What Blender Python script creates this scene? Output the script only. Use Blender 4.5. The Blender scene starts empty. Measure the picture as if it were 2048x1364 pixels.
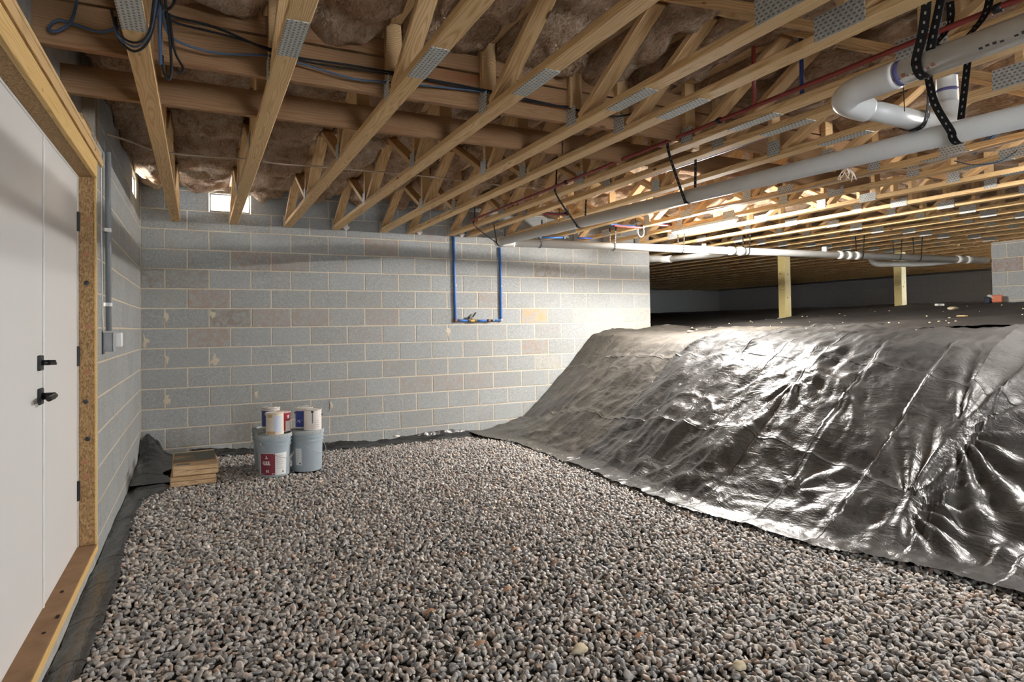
import bpy, bmesh, math, random
import numpy as np
from mathutils import Vector, Matrix, Euler

random.seed(7)
rng = np.random.default_rng(11)
SC = bpy.context.scene
COL = SC.collection
R = math.radians

# ------------------------------------------------------------------ camera
F, CY, YAW, PITCH, ROLL = 1261.56, 625.62, 0.4601, 0.0202, -0.0147
CAM = Vector((0.5289, -7.3065, 1.2974))
_f = Vector((math.sin(YAW), math.cos(YAW), 0)); _r = Vector((math.cos(YAW), -math.sin(YAW), 0)); _u = Vector((0, 0, 1))
_f, _u = _f*math.cos(PITCH)+_u*math.sin(PITCH), _u*math.cos(PITCH)-_f*math.sin(PITCH)
_r, _u = _r*math.cos(ROLL)+_u*math.sin(ROLL), _u*math.cos(ROLL)-_r*math.sin(ROLL)
cd = bpy.data.cameras.new('camera'); cam = bpy.data.objects.new('camera', cd); COL.objects.link(cam)
cam.matrix_world = Matrix(((_r.x, _u.x, -_f.x, CAM.x), (_r.y, _u.y, -_f.y, CAM.y), (_r.z, _u.z, -_f.z, CAM.z), (0, 0, 0, 1)))
cd.sensor_fit = 'HORIZONTAL'; cd.sensor_width = 36; cd.lens = F/2048*36
cd.shift_y = -(682-CY)/2048
cd.clip_start = .05; cd.clip_end = 200
SC.camera = cam

# ------------------------------------------------------------------ world, exposure
w = bpy.data.worlds.new('daylight'); SC.world = w; w.use_nodes = True
bg = w.node_tree.nodes['Background']; bg.inputs['Color'].default_value = (.86, .93, 1, 1); bg.inputs['Strength'].default_value = 43
vs = SC.view_settings
vs.view_transform = 'Standard'; vs.look = 'None'; vs.exposure = 0.34; vs.gamma = 1; vs.use_curve_mapping = False
TUBE_STRENGTH = 1420.0

# ------------------------------------------------------------------ node helpers
class NT:
    def __init__(s, name):
        s.m = bpy.data.materials.new(name); s.m.use_nodes = True
        s.t = s.m.node_tree; s.t.nodes.clear()
        s.out = s.t.nodes.new('ShaderNodeOutputMaterial')
        s.b = s.t.nodes.new('ShaderNodeBsdfPrincipled'); s.t.links.new(s.b.outputs[0], s.out.inputs[0])
    def n(s, ty, **kw):
        nd = s.t.nodes.new(ty)
        for k, v in kw.items(): setattr(nd, k, v)
        return nd
    def put(s, sock, v):
        if isinstance(v, bpy.types.NodeSocket): s.t.links.new(v, sock)
        elif v is not None:
            if isinstance(v, (tuple, list)) and len(v) == 3 and sock.type == 'RGBA': v = (*v, 1)
            sock.default_value = v
    def coord(s, which='Object'): return s.n('ShaderNodeTexCoord').outputs[which]
    def mapping(s, vec, scale=(1, 1, 1), loc=(0, 0, 0), rot=(0, 0, 0)):
        nd = s.n('ShaderNodeMapping'); s.put(nd.inputs[0], vec); s.put(nd.inputs[1], loc); s.put(nd.inputs[2], rot); s.put(nd.inputs[3], scale); return nd.outputs[0]
    def noise(s, vec, scale=5, detail=4, rough=.55, dist=0, out='Fac', lac=2.0):
        nd = s.n('ShaderNodeTexNoise'); s.put(nd.inputs['Vector'], vec); nd.inputs['Scale'].default_value = scale
        nd.inputs['Detail'].default_value = detail; nd.inputs['Roughness'].default_value = rough; nd.inputs['Distortion'].default_value = dist; nd.inputs['Lacunarity'].default_value = lac
        return nd.outputs[out]
    def vor(s, vec, scale=5, feature='F1', out='Distance', rnd=1):
        nd = s.n('ShaderNodeTexVoronoi', feature=feature); s.put(nd.inputs['Vector'], vec); nd.inputs['Scale'].default_value = scale
        nd.inputs['Randomness'].default_value = rnd
        return nd.outputs[out]
    def math(s, op, a, b=None, c=None, clamp=False):
        nd = s.n('ShaderNodeMath', operation=op, use_clamp=clamp)
        for i, v in enumerate((a, b, c)): s.put(nd.inputs[i], v)
        return nd.outputs[0]
    def vmath(s, op, a, b=None):
        nd = s.n('ShaderNodeVectorMath', operation=op); s.put(nd.inputs[0], a); s.put(nd.inputs[1], b)
        return nd.outputs['Value'] if op == 'LENGTH' else nd.outputs[0]
    def sep(s, v): nd = s.n('ShaderNodeSeparateXYZ'); s.put(nd.inputs[0], v); return nd.outputs
    def comb(s, x, y, z):
        nd = s.n('ShaderNodeCombineXYZ')
        for i, v in enumerate((x, y, z)): s.put(nd.inputs[i], v)
        return nd.outputs[0]
    def ramp(s, fac, stops, interp='LINEAR'):
        nd = s.n('ShaderNodeValToRGB'); s.put(nd.inputs[0], fac); cr = nd.color_ramp; cr.interpolation = interp
        while len(cr.elements) < len(stops): cr.elements.new(.5)
        for e, (p, c) in zip(cr.elements, stops):
            e.position = p; e.color = (*c, 1) if len(c) == 3 else c
        return nd.outputs[0]
    def mix(s, fac, a, b, blend='MIX'):
        nd = s.n('ShaderNodeMix', data_type='RGBA', blend_type=blend); s.put(nd.inputs[0], fac); s.put(nd.inputs[6], a); s.put(nd.inputs[7], b); return nd.outputs[2]
    def n_smooth(s, v, a, b):
        nd = s.n('ShaderNodeMapRange', interpolation_type='SMOOTHSTEP'); s.put(nd.inputs[0], v); nd.inputs[1].default_value = a; nd.inputs[2].default_value = b; return nd.outputs[0]
    def rand(s): return s.n('ShaderNodeObjectInfo').outputs['Random']
    def ocol(s): nd = s.n('ShaderNodeObjectInfo'); return nd.outputs['Color'], nd.outputs['Alpha']
    def bump(s, h, strength=.5, dist=.01):
        nd = s.n('ShaderNodeBump'); s.put(nd.inputs['Height'], h); nd.inputs['Strength'].default_value = strength; nd.inputs['Distance'].default_value = dist
        s.t.links.new(nd.outputs[0], s.b.inputs['Normal']); return nd.outputs[0]
    def set(s, **kw):
        for k, v in kw.items(): s.put(s.b.inputs[k.replace('_', ' ')], v)
        return s.m

def offset_coord(s, k=37.0):
    r = s.rand(); o = s.comb(s.math('MULTIPLY', r, k), s.math('MULTIPLY', r, k*1.7), s.math('MULTIPLY', r, k*.6))
    return s.vmath('ADD', s.coord(), o), r

def mat_lumber(name, light, dark, tint, ring=330.0, rough=.62, red=0.25):
    """flat-sawn pine; boards are modelled with their length along local Y"""
    s = NT(name); oc, r = offset_coord(s)
    low = s.noise(s.mapping(oc, (9, 1.3, 9)), 1, 2, .5, 0, 'Color')
    base = s.coord()
    warp = s.vmath('SUBTRACT', low, (.5, .5, .5))
    warp = s.vmath('MULTIPLY', warp, (.09, .09, .09))
    p = s.vmath('ADD', base, warp); x, y, z = s.sep(p)
    off = s.math('ADD', s.math('MULTIPLY', r, .05), .012)
    rad = s.vmath('LENGTH', s.comb(x, 0.0, s.math('ADD', z, off)))
    g = s.math('SINE', s.math('MULTIPLY', rad, ring*2.2))
    g = s.math('POWER', s.math('MULTIPLY_ADD', g, .5, .5), 1.6)
    fine = s.noise(s.mapping(oc, (160, 5, 160)), 1, 3, .6)
    c = s.ramp(s.math('MULTIPLY_ADD', fine, .3, s.math('MULTIPLY', g, .62)), [(.1, light), (.55, tuple(.55*a+.45*b for a, b in zip(light, dark))), (.95, dark)])
    big = s.noise(s.mapping(oc, (5, .8, 5)), 1, 3, .6)
    c = s.mix(s.ramp(big, [(.55, (0, 0, 0)), (.75, (red, red, red))]), c, tint)
    kn = s.vor(s.mapping(oc, (5.5, 1.9, 5.5)), 1.6, 'F1')
    c = s.mix(s.ramp(kn, [(.05, (1, 1, 1)), (.09, (0, 0, 0))]), c, (.11, .05, .022))
    c = s.mix(s.math('MULTIPLY', r, .35), c, (.8, .74, .64), 'MULTIPLY')
    s.bump(s.math('ADD', g, fine), .12, .002)
    return s.set(Base_Color=c, Roughness=rough, Specular_IOR_Level=.25)

def mat_plain(name, col, rough=.5, metal=0, spec=.5, bumpsc=None, bstr=.1, var=0, scale=30):
    s = NT(name)
    c = col
    if var:
        nz = s.noise(s.coord(), scale, 4, .6)
        c = s.mix(s.ramp(nz, [(.3, (0, 0, 0)), (.75, (var, var, var))]), (*col, 1), (*[v*.45 for v in col], 1))
    if bumpsc: s.bump(s.noise(s.coord(), bumpsc, 4, .6), bstr, .003)
    return s.set(Base_Color=c, Roughness=rough, Metallic=metal, Specular_IOR_Level=spec)

M = {}
M['pine'] = mat_lumber('yellow_pine', (.80, .57, .30), (.54, .31, .12), (.60, .37, .17))
M['pine_web'] = mat_lumber('pine_web', (.76, .53, .28), (.52, .30, .125), (.55, .33, .16))
M['brown_board'] = mat_lumber('brown_board', (.37, .215, .11), (.27, .145, .065), (.25, .085, .03), 260, .7, .8)
M['yellow_board'] = mat_lumber('yellow_board', (.80, .56, .24), (.62, .37, .12), (.66, .42, .17), 300)
M['pt_post'] = mat_lumber('treated_post', (.56, .47, .22), (.40, .31, .12), (.42, .37, .17), 260)

def mat_block():
    s = NT('concrete_block'); oc, r = offset_coord(s, 21); col, al = s.ocol()
    sp = s.noise(oc, 210, 2, .7); lg = s.noise(oc, 6, 4, .6); md = s.noise(oc, 40, 3, .6)
    c = s.ramp(sp, [(.30, (.155, .163, .163)), (.5, (.335, .348, .346)), (.72, (.60, .615, .605))])
    c = s.mix(.35, c, s.ramp(md, [(.3, (.22, .228, .226)), (.7, (.40, .41, .407))]))
    c = s.mix(s.math('MULTIPLY', r, .45), c, (.82, .80, .77), 'MULTIPLY')
    c = s.mix(s.ramp(lg, [(.55, (0, 0, 0)), (.8, (.5, .5, .5))]), c, (.36, .32, .27))
    st = s.math('MULTIPLY', s.ramp(s.noise(oc, 13, 5, .65, 1.2), [(.42, (.08, .08, .08)), (.62, (1, 1, 1))]), al)
    c = s.mix(st, c, col)
    s.bump(s.math('ADD', sp, md), .35, .004)
    return s.set(Base_Color=c, Roughness=.9, Specular_IOR_Level=.15)
M['block'] = mat_block()

def mat_mortar():
    s = NT('mortar'); c0 = s.coord(); n = s.noise(c0, 120, 3, .6); l = s.noise(c0, 4, 3, .6)
    c = s.ramp(n, [(.3, (.46, .41, .32)), (.7, (.68, .61, .50))])
    c = s.mix(s.ramp(l, [(.4, (0, 0, 0)), (.7, (.4, .4, .4))]), c, (.50, .36, .22))
    s.bump(n, .4, .003)
    return s.set(Base_Color=c, Roughness=.95, Specular_IOR_Level=.1)
M['mortar'] = mat_mortar()
M['concrete'] = mat_plain('concrete', (.46, .45, .42), .9, 0, .15, 60, .4, .5, 14)

def mat_plate():
    s = NT('galvanised_nail_plate'); x, y, z = s.sep(s.coord())
    u = s.math('ADD', x, z)
    row = s.math('FLOOR', s.math('MULTIPLY', u, 62))
    sh = s.math('MULTIPLY', s.math('MODULO', s.math('ABSOLUTE', row), 2.0), .5)
    fu = s.math('FRACT', s.math('MULTIPLY', u, 62)); fv = s.math('FRACT', s.math('ADD', s.math('MULTIPLY', y, 46), sh))
    a = s.math('LESS_THAN', s.math('ABSOLUTE', s.math('SUBTRACT', fu, .5)), .22); b = s.math('LESS_THAN', s.math('ABSOLUTE', s.math('SUBTRACT', fv, .5)), .27)
    m = s.math('MULTIPLY', a, b)
    n = s.noise(s.coord(), 45, 3, .6)
    c = s.ramp(n, [(.3, (.42, .43, .41)), (.7, (.62, .63, .60))])
    c = s.mix(m, c, (.20, .19, .175))
    s.bump(m, -.6, .003)
    return s.set(Base_Color=c, Roughness=.6, Metallic=.2)
M['plate'] = mat_plate()

def mat_insul():
    s = NT('fibreglass_insulation'); oc, r = offset_coord(s, 13)
    big = s.noise(s.mapping(oc, (1, .7, 1)), 6, 5, .6, .9); fib = s.noise(s.mapping(oc, (1, .35, 1)), 34, 5, .7, 2.2)
    c = s.ramp(s.math('MULTIPLY_ADD', fib, .55, s.math('MULTIPLY', big, .5)), [(.35, (.12, .07, .04)), (.44, (.47, .30, .185)), (.55, (.74, .54, .38)), (.70, (.92, .82, .70))])
    c = s.mix(s.ramp(s.noise(oc, 3, 3, .5), [(.45, (0, 0, 0)), (.7, (.5, .5, .5))]), c, (.52, .31, .18))
    s.bump(s.math('MULTIPLY_ADD', fib, .7, big), 1.0, .05)
    return s.set(Base_Color=c, Roughness=1, Specular_IOR_Level=.05)
M['insul'] = mat_insul()

def mat_sheet(name, dust, dcol=(.085, .080, .074)):
    s = NT(name); oc = s.coord()
    n1 = s.noise(s.mapping(oc, (1, .6, 1)), 2.6, 6, .62, .8); n2 = s.noise(oc, 19, 5, .7, .6); n3 = s.noise(oc, 90, 3, .6)
    d = s.math('MULTIPLY_ADD', n2, .42, s.math('MULTIPLY', n1, .58))
    d = s.math('MULTIPLY_ADD', n3, .10, d)
    d = s.ramp(d, [(.40-dust*.08, (.10*min(1, dust),)*3), (.72-dust*.08, (.95*min(1, dust), )*3)])
    px, py, pz = s.sep(s.n('ShaderNodeNewGeometry').outputs['Position'])
    top = s.math('MULTIPLY', s.n_smooth(s.math('MULTIPLY_ADD', n1, .9, px), 4.95, 5.75), .55*min(1, dust*1.5))
    d = s.math('MAXIMUM', d, top)
    c = s.mix(d, (.018, .0185, .020), dcol)
    rg = s.math('ADD', s.math('MULTIPLY_ADD', d, .30, .19), s.math('MULTIPLY', top, .55), clamp=True)
    wr = s.noise(s.mapping(oc, (1.0, .55, 1), rot=(0, 0, .5)), 9, 4, .55, 1.4)
    wr2 = s.noise(s.mapping(oc, (1.0, .4, 1), rot=(0, 0, -.4)), 30, 3, .6, 2.0)
    fine = s.noise(oc, 70, 2, .5)
    # straight folds left from the packed roll
    def fold(v, period, off, wd):
        f = s.math('ABSOLUTE', s.math('SUBTRACT', s.math('FRACT', s.math('MULTIPLY_ADD', v, 1/period, off)), .5))
        return s.math('SUBTRACT', 1.0, s.n_smooth(f, 0, wd/period))
    wy = s.math('MULTIPLY_ADD', s.math('SINE', s.math('MULTIPLY', px, 2.3)), .02, s.math('MULTIPLY_ADD', wr, .03, py))
    wx_ = s.math('MULTIPLY_ADD', wr, .03, px)
    fl = s.math('MAXIMUM', fold(wy, .425, .64, .011), s.math('MULTIPLY', fold(wx_, .71, .52, .010), .7))
    s.bump(s.math('MULTIPLY_ADD', fl, .55, s.math('MULTIPLY_ADD', fine, .05, s.math('MULTIPLY_ADD', wr2, .30, wr))), .5, .02)
    return s.set(Base_Color=c, Roughness=rg, Specular_IOR_Level=s.math('MULTIPLY_ADD', top, -1.1, .8))
M['sheet_dusty'] = mat_sheet('black_poly_dusty', 1.0, (.080, .070, .057))
M['sheet_gloss'] = mat_sheet('black_poly_glossy', .75)
M['sheet_far'] = mat_sheet('black_poly_far', .8, (.075, .067, .06))
M['sheet_clean'] = mat_sheet('black_poly_new', .12, (.05, .045, .04))
M['sheet_black'] = mat_sheet('black_poly_clean', .3, (.06, .055, .05))

def mat_stone():
    s = NT('river_gravel'); r = s.rand(); oc, _ = offset_coord(s, 91)
    c = s.ramp(r, [(0, (.06, .06, .065)), (.15, (.19, .19, .20)), (.32, (.32, .295, .27)), (.48, (.46, .425, .39)), (.62, (.235, .235, .245)), (.76, (.52, .475, .43)), (.87, (.30, .18, .115)), (1, (.66, .61, .56))])
    n = s.noise(oc, 60, 3, .6)
    c = s.mix(s.ramp(n, [(.35, (0, 0, 0)), (.75, (.4, .4, .4))]), c, (.5, .46, .42))
    s.bump(n, .25, .003)
    return s.set(Base_Color=c, Roughness=.4, Specular_IOR_Level=.5)
M['stone'] = mat_stone()
M['dirt'] = mat_plain('dark_dirt', (.045, .038, .032), .95, 0, .1, 40, .6, .6, 10)
M['dark_earth'] = mat_plain('dark_earth', (.05, .045, .04), .95, 0, .1)

def mat_osb():
    s = NT('strand_board'); oc, r = offset_coord(s, 5)
    v = s.vor(s.mapping(oc, (190, 190, 75), rot=(.3, .2, .5)), 1, 'F1', 'Color'); n = s.noise(oc, 70, 3, .6)
    g = s.sep(v)[0]
    c = s.ramp(s.math('MULTIPLY_ADD', n, .4, s.math('MULTIPLY', g, .6)), [(.15, (.21, .118, .05)), (.5, (.36, .215, .095)), (.85, (.50, .33, .16))])
    s.bump(g, .2, .002)
    return s.set(Base_Color=c, Roughness=.7, Specular_IOR_Level=.25)
M['osb'] = mat_osb()
M['sill'] = mat_plain('dirty_sill', (.34, .20, .11), .75, 0, .2, 30, .2, .75, 7)
M['door'] = mat_plain('door_paint', (.73, .73, .72), .42, 0, .4, 90, .03)
M['white'] = mat_plain('white_trim', (.78, .78, .76), .5)
M['black_metal'] = mat_plain('black_metal', (.018, .018, .02), .35, .3)
M['pvc'] = mat_plain('white_pvc', (.66, .655, .63), .33, 0, .5, None, 0, .12, 9)
M['pvc_joint'] = mat_plain('white_pvc_fitting', (.72, .715, .69), .3)
M['primer'] = mat_plain('purple_primer', (.10, .10, .28), .4)
M['print'] = mat_plain('pipe_print', (.05, .05, .055), .6)
M['rust'] = mat_plain('red_scribble', (.42, .17, .10), .7)
M['conduit'] = mat_plain('grey_conduit', (.24, .255, .265), .45)
M['box_grey'] = mat_plain('grey_box', (.36, .375, .38), .45, 0, .5, None, 0, .3, 25)
M['steel'] = mat_plain('zinc_steel', (.42, .42, .41), .42, .7)
M['pex_blue'] = mat_plain('blue_tube', (.03, .13, .42), .38)
M['pex_blue2'] = mat_plain('dark_blue_tube', (.03, .06, .27), .4)
M['pex_red'] = mat_plain('red_tube', (.24, .03, .025), .42)
M['cable'] = mat_plain('black_cable', (.014, .014, .016), .6, 0, .25)
M['cable_blue'] = mat_plain('blue_grey_cable', (.05, .09, .16), .45)
M['cable_tan'] = mat_plain('tan_cable', (.48, .37, .27), .5)
M['cable_white'] = mat_plain('white_cable', (.75, .72, .66), .5)
M['brass'] = mat_plain('brass', (.58, .40, .16), .3, .9)
M['copper'] = mat_plain('copper_ring', (.30, .14, .08), .4, .8)
def mat_strap():
    s = NT('black_hanger_strap'); x, y, z = s.sep(s.coord('UV'))
    f = s.math('FRACT', s.math('MULTIPLY', y, 1.0)); a = s.math('LESS_THAN', s.math('ABSOLUTE', s.math('SUBTRACT', f, .5)), .16); b = s.math('LESS_THAN', s.math('ABSOLUTE', s.math('SUBTRACT', x, .5)), .10)
    c = s.mix(s.math('MULTIPLY', a, b), (.012, .012, .013), (.36, .34, .33))
    return s.set(Base_Color=c, Roughness=.65, Specular_IOR_Level=.2)
M['strap'] = mat_strap()
M['bucket'] = mat_plain('grey_pail', (.34, .40, .44), .42, 0, .4, None, 0, .22, 6)
M['bucket_lid'] = mat_plain('grey_pail_lid', (.40, .43, .44), .45, 0, .4, None, 0, .3, 9)
M['lid_dirty'] = mat_plain('rusty_lid', (.30, .24, .19), .6, 0, .3, None, 0, .7, 14)
M['maroon'] = mat_plain('maroon_label', (.20, .022, .035), .45)
M['white_label'] = mat_plain('white_label', (.74, .74, .72), .5, 0, .4, None, 0, .15, 30)
M['cream'] = mat_plain('cream_can', (.74, .66, .53), .45, 0, .4, None, 0, .2, 8)
M['white_can'] = mat_plain('white_can', (.76, .71, .67), .42, 0, .4, None, 0, .12, 9)
M['tan_paint'] = mat_plain('tan_paint', (.52, .33, .18), .5)
M['blue_label'] = mat_plain('blue_label', (.03, .05, .27), .4)
M['paleblue'] = mat_plain('pale_blue_label', (.52, .58, .68), .45)
M['red_label'] = mat_plain('red_label', (.33, .02, .03), .4)
M['drip'] = mat_plain('dark_drip', (.04, .022, .018), .3)
def mat_carton():
    s = NT('flooring_carton'); x, y, z = s.sep(s.coord()); oc, r = offset_coord(s, 3)
    g = s.noise(s.mapping(oc, (6, 26, 60)), 1, 5, .6, 1.6)
    c = s.ramp(g, [(.3, (.34, .19, .08)), (.5, (.62, .41, .22)), (.7, (.76, .55, .33))])
    return s.set(Base_Color=c, Roughness=.5, Specular_IOR_Level=.35)
M['carton'] = mat_carton()
M['carton_green'] = mat_plain('carton_green_print', (.12, .13, .095), .5, 0, .3, None, 0, .4, 25)
M['carton_brown'] = mat_plain('carton_brown_print', (.25, .14, .075), .5, 0, .3, None, 0, .4, 25)
M['carton_grey'] = mat_plain('carton_grey_print', (.20, .19, .20), .5)
M['paper'] = mat_plain('paper_tag', (.80, .76, .70), .7)
M['orange'] = mat_plain('orange_carton', (.55, .16, .08), .6)
M['navy'] = mat_plain('navy_scrap', (.03, .035, .06), .6)
M['pale_stone'] = mat_plain('pale_stone', (.62, .52, .36), .8, 0, .2, 70, .4, .3, 30)
M['leaf'] = mat_plain('dry_leaf', (.30, .15, .07), .75)
M['subfloor'] = mat_plain('subfloor', (.28, .18, .10), .8, 0, .2, 40, .2, .4, 6)
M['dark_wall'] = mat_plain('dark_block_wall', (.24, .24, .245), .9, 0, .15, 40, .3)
def mat_emit(name, col, st):
    s = NT(name); e = s.n('ShaderNodeEmission'); e.inputs[0].default_value = (*col, 1); e.inputs[1].default_value = st
    s.t.links.new(e.outputs[0], s.out.inputs[0]); return s.m
M['led'] = mat_emit('led_diffuser', (1, .965, .915), TUBE_STRENGTH)
M['led_dim'] = mat_emit('led_diffuser_dim', (1, .965, .915), TUBE_STRENGTH*.36)

# ------------------------------------------------------------------ object helpers
WL = {}                                   # world location of every parent
def wloc(o): return WL.get(o.name, Vector((0, 0, 0)))
def link(o, parent=None, loc=(0, 0, 0)):
    COL.objects.link(o)
    loc = Vector(loc)
    WL[o.name] = loc
    if parent is not None:
        o.parent = parent; o.location = loc-wloc(parent)
    else: o.location = loc
    return o
def tag(o, label=None, cat=None, group=None, kind=None):
    if label: o['label'] = label
    if cat: o['category'] = cat
    if group: o['group'] = group
    if kind: o['kind'] = kind
    return o
def thing(name, label, cat, loc=(0, 0, 0), group=None, kind=None):
    o = bpy.data.objects.new(name, None); o.empty_display_size = .05
    link(o, None, loc); return tag(o, label, cat, group, kind)
def me_from(name, verts, faces, mat, smooth=False, uv=None):
    me = bpy.data.meshes.new(name); me.from_pydata([tuple(v) for v in verts], [], [tuple(f) for f in faces])
    if mat: me.materials.append(M[mat])
    if smooth: me.polygons.foreach_set('use_smooth', [True]*len(me.polygons))
    if uv is not None:
        l = me.uv_layers.new(name='UVMap'); li = np.empty(len(me.loops), int); me.loops.foreach_get('vertex_index', li)
        l.data.foreach_set('uv', np.asarray(uv, float)[li].ravel())
    me.update(); return me
def mobj(name, verts, faces, mat, parent=None, loc=None, smooth=False, uv=None):
    """verts in world space; origin at loc (default: bounding centre)"""
    v = np.asarray(verts, float)
    if loc is None: loc = (v.min(0)+v.max(0))/2
    me = me_from(name, v-np.asarray(loc, float), faces, mat, smooth, uv)
    return link(bpy.data.objects.new(name, me), parent, loc)
BOXC = {}
def box_mesh(d, mat, bev):
    k = (tuple(round(float(x), 4) for x in d), mat, bev)
    if k not in BOXC:
        bm = bmesh.new(); bmesh.ops.create_cube(bm, size=1); bmesh.ops.scale(bm, vec=d, verts=bm.verts)
        if bev: bmesh.ops.bevel(bm, geom=bm.edges[:], offset=bev, segments=1, affect='EDGES')
        me = bpy.data.meshes.new('box'); bm.to_mesh(me); bm.free(); me.materials.append(M[mat]); BOXC[k] = me
    return BOXC[k]
def boxc(name, c, d, mat, parent=None, rot=None, bev=.002):
    o = bpy.data.objects.new(name, box_mesh(d, mat, bev)); link(o, parent, c)
    if rot: o.rotation_euler = rot
    return o
def boxb(name, x0, x1, y0, y1, z0, z1, mat, parent=None, bev=.002):
    return boxc(name, ((x0+x1)/2, (y0+y1)/2, (z0+z1)/2), (x1-x0, y1-y0, z1-z0), mat, parent, None, bev)
def smooth_path(pts, n=6):
    P = [Vector(p) for p in pts]
    if len(P) < 3: return P
    out = []
    for i in range(len(P)-1):
        p0, p1, p2, p3 = P[max(i-1, 0)], P[i], P[i+1], P[min(i+2, len(P)-1)]
        for k in range(n):
            t = k/n
            out.append(.5*((2*p1)+(p2-p0)*t+(2*p0-5*p1+4*p2-p3)*t*t+(3*p1-p0-3*p2+p3)*t**3))
    out.append(P[-1]); return out
def tube_geo(path, r, seg=10, cap=True):
    P = [Vector(p) for p in path]; n = len(P); V = []; Fs = []
    t0 = (P[1]-P[0]).normalized(); a = Vector((0, 0, 1)) if abs(t0.z) < .9 else Vector((1, 0, 0)); u = t0.cross(a).normalized()
    for i in range(n):
        t = (P[min(i+1, n-1)]-P[max(i-1, 0)]).normalized()
        u = (u-t*u.dot(t)).normalized(); v = t.cross(u)
        ri = r[i] if hasattr(r, '__len__') else r
        for k in range(seg):
            a = 2*math.pi*k/seg; V.append(P[i]+(u*math.cos(a)+v*math.sin(a))*ri)
    for i in range(n-1):
        for k in range(seg): Fs.append((i*seg+k, i*seg+(k+1) % seg, (i+1)*seg+(k+1) % seg, (i+1)*seg+k))
    if cap:
        Fs.append(tuple(range(seg-1, -1, -1))); Fs.append(tuple((n-1)*seg+k for k in range(seg)))
    return V, Fs
def tube(name, pts, r, mat, parent=None, seg=10, smooth=True, n=6, sm=True):
    path = smooth_path(pts, n) if smooth else [Vector(p) for p in pts]
    V, Fs = tube_geo(path, r, seg); return mobj(name, V, Fs, mat, parent, smooth=sm)
def ribbon(name, pts, wdir, wd, th, mat, parent=None, n=5, smooth=True, twist=None):
    path = smooth_path(pts, n) if smooth else [Vector(p) for p in pts]
    wv = Vector(wdir).normalized(); V = []; UV = []; Fs = []; L = 0
    for i, p in enumerate(path):
        t = (path[min(i+1, len(path)-1)]-path[max(i-1, 0)]).normalized()
        ww = (wv-t*wv.dot(t)).normalized(); nn = t.cross(ww)
        if i: L += (p-path[i-1]).length
        for a, b, uu in ((-.5, -.5, 0), (.5, -.5, 1), (.5, .5, 1), (-.5, .5, 0)):
            V.append(p+ww*wd*a+nn*th*b); UV.append((uu, L/.032))
    for i in range(len(path)-1):
        for k in range(4): Fs.append((i*4+k, i*4+(k+1) % 4, i*4+4+(k+1) % 4, i*4+4+k))
    Fs.append((3, 2, 1, 0)); e = (len(path)-1)*4; Fs.append((e, e+1, e+2, e+3))
    return mobj(name, V, Fs, mat, parent, uv=UV)
def lathe_geo(prof, c, seg=28, cap0=True, cap1=True):
    V = []; Fs = []
    for rr, z in prof:
        for k in range(seg):
            a = 2*math.pi*k/seg; V.append((c[0]+rr*math.cos(a), c[1]+rr*math.sin(a), c[2]+z))
    for i in range(len(prof)-1):
        for k in range(seg): Fs.append((i*seg+k, i*seg+(k+1) % seg, (i+1)*seg+(k+1) % seg, (i+1)*seg+k))
    if cap0: Fs.append(tuple(range(seg-1, -1, -1)))
    if cap1: Fs.append(tuple((len(prof)-1)*seg+k for k in range(seg)))
    return V, Fs
def lathe(name, prof, c, mat, parent=None, seg=28, smooth=True):
    V, Fs = lathe_geo(prof, c, seg); o = mobj(name, V, Fs, mat, parent, loc=c)
    if smooth:
        for p in o.data.polygons: p.use_smooth = len(p.vertices) == 4
        mod = None
        o.data.set_sharp_from_angle(angle=R(35))
    return o
def patch(name, c, rfun, a0, a1, z0, z1, mat, parent=None, th=.0015, seg=10):
    """thin curved label on a round wall; rfun(z) is the wall radius"""
    V = []; Fs = []
    for j, z in enumerate((z0, z1)):
        for k in range(seg+1):
            a = a0+(a1-a0)*k/seg
            for t in (0.0002, th): V.append((c[0]+(rfun(z)+t)*math.cos(a), c[1]+(rfun(z)+t)*math.sin(a), c[2]+z))
    def I(j, k, t): return (j*(seg+1)+k)*2+t
    for k in range(seg):
        Fs.append((I(0, k, 1), I(0, k+1, 1), I(1, k+1, 1), I(1, k, 1)))
        Fs.append((I(0, k, 0), I(0, k, 1), I(1, k, 1), I(1, k, 0))) if k == 0 else None
        Fs.append((I(1, k, 0), I(1, k, 1), I(1, k+1, 1), I(1, k+1, 0))); Fs.append((I(0, k, 1), I(0, k, 0), I(0, k+1, 0), I(0, k+1, 1)))
    Fs.append((I(0, seg, 1), I(0, seg, 0), I(1, seg, 0), I(1, seg, 1)))
    return mobj(name, V, [f for f in Fs if f], mat, parent, smooth=False)

# ------------------------------------------------------------------ value noise (numpy)
def _h(ix, iy, s):
    n = (ix*374761393+iy*668265263+s*1442695041) & 0xffffffff
    n = ((n ^ (n >> 13))*1274126177) & 0xffffffff
    return ((n ^ (n >> 16)) & 0xffff)/65535.0
def vn(x, y, s=0):
    x = np.asarray(x, float); y = np.asarray(y, float)
    ix = np.floor(x).astype(np.int64); iy = np.floor(y).astype(np.int64); fx = x-ix; fy = y-iy
    fx = fx*fx*fx*(fx*(fx*6-15)+10); fy = fy*fy*fy*(fy*(fy*6-15)+10)
    a = _h(ix, iy, s); b = _h(ix+1, iy, s); c = _h(ix, iy+1, s); d = _h(ix+1, iy+1, s)
    return (a*(1-fx)+b*fx)*(1-fy)+(c*(1-fx)+d*fx)*fy-.5
def fbm(x, y, o=4, s=0, g=.5):
    r = 0; a = 1
    for i in range(o): r = r+a*vn(x*2**i+17.3*i, y*2**i-9.1*i, s+i); a *= g
    return r
def ridge(x, y, o=3, s=0):
    r = 0; a = 1
    for i in range(o): r = r+a*(1-np.abs(vn(x*2**i+5.3*i, y*2**i, s+i))*4).clip(-1, 1); a *= .5
    return r
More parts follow.
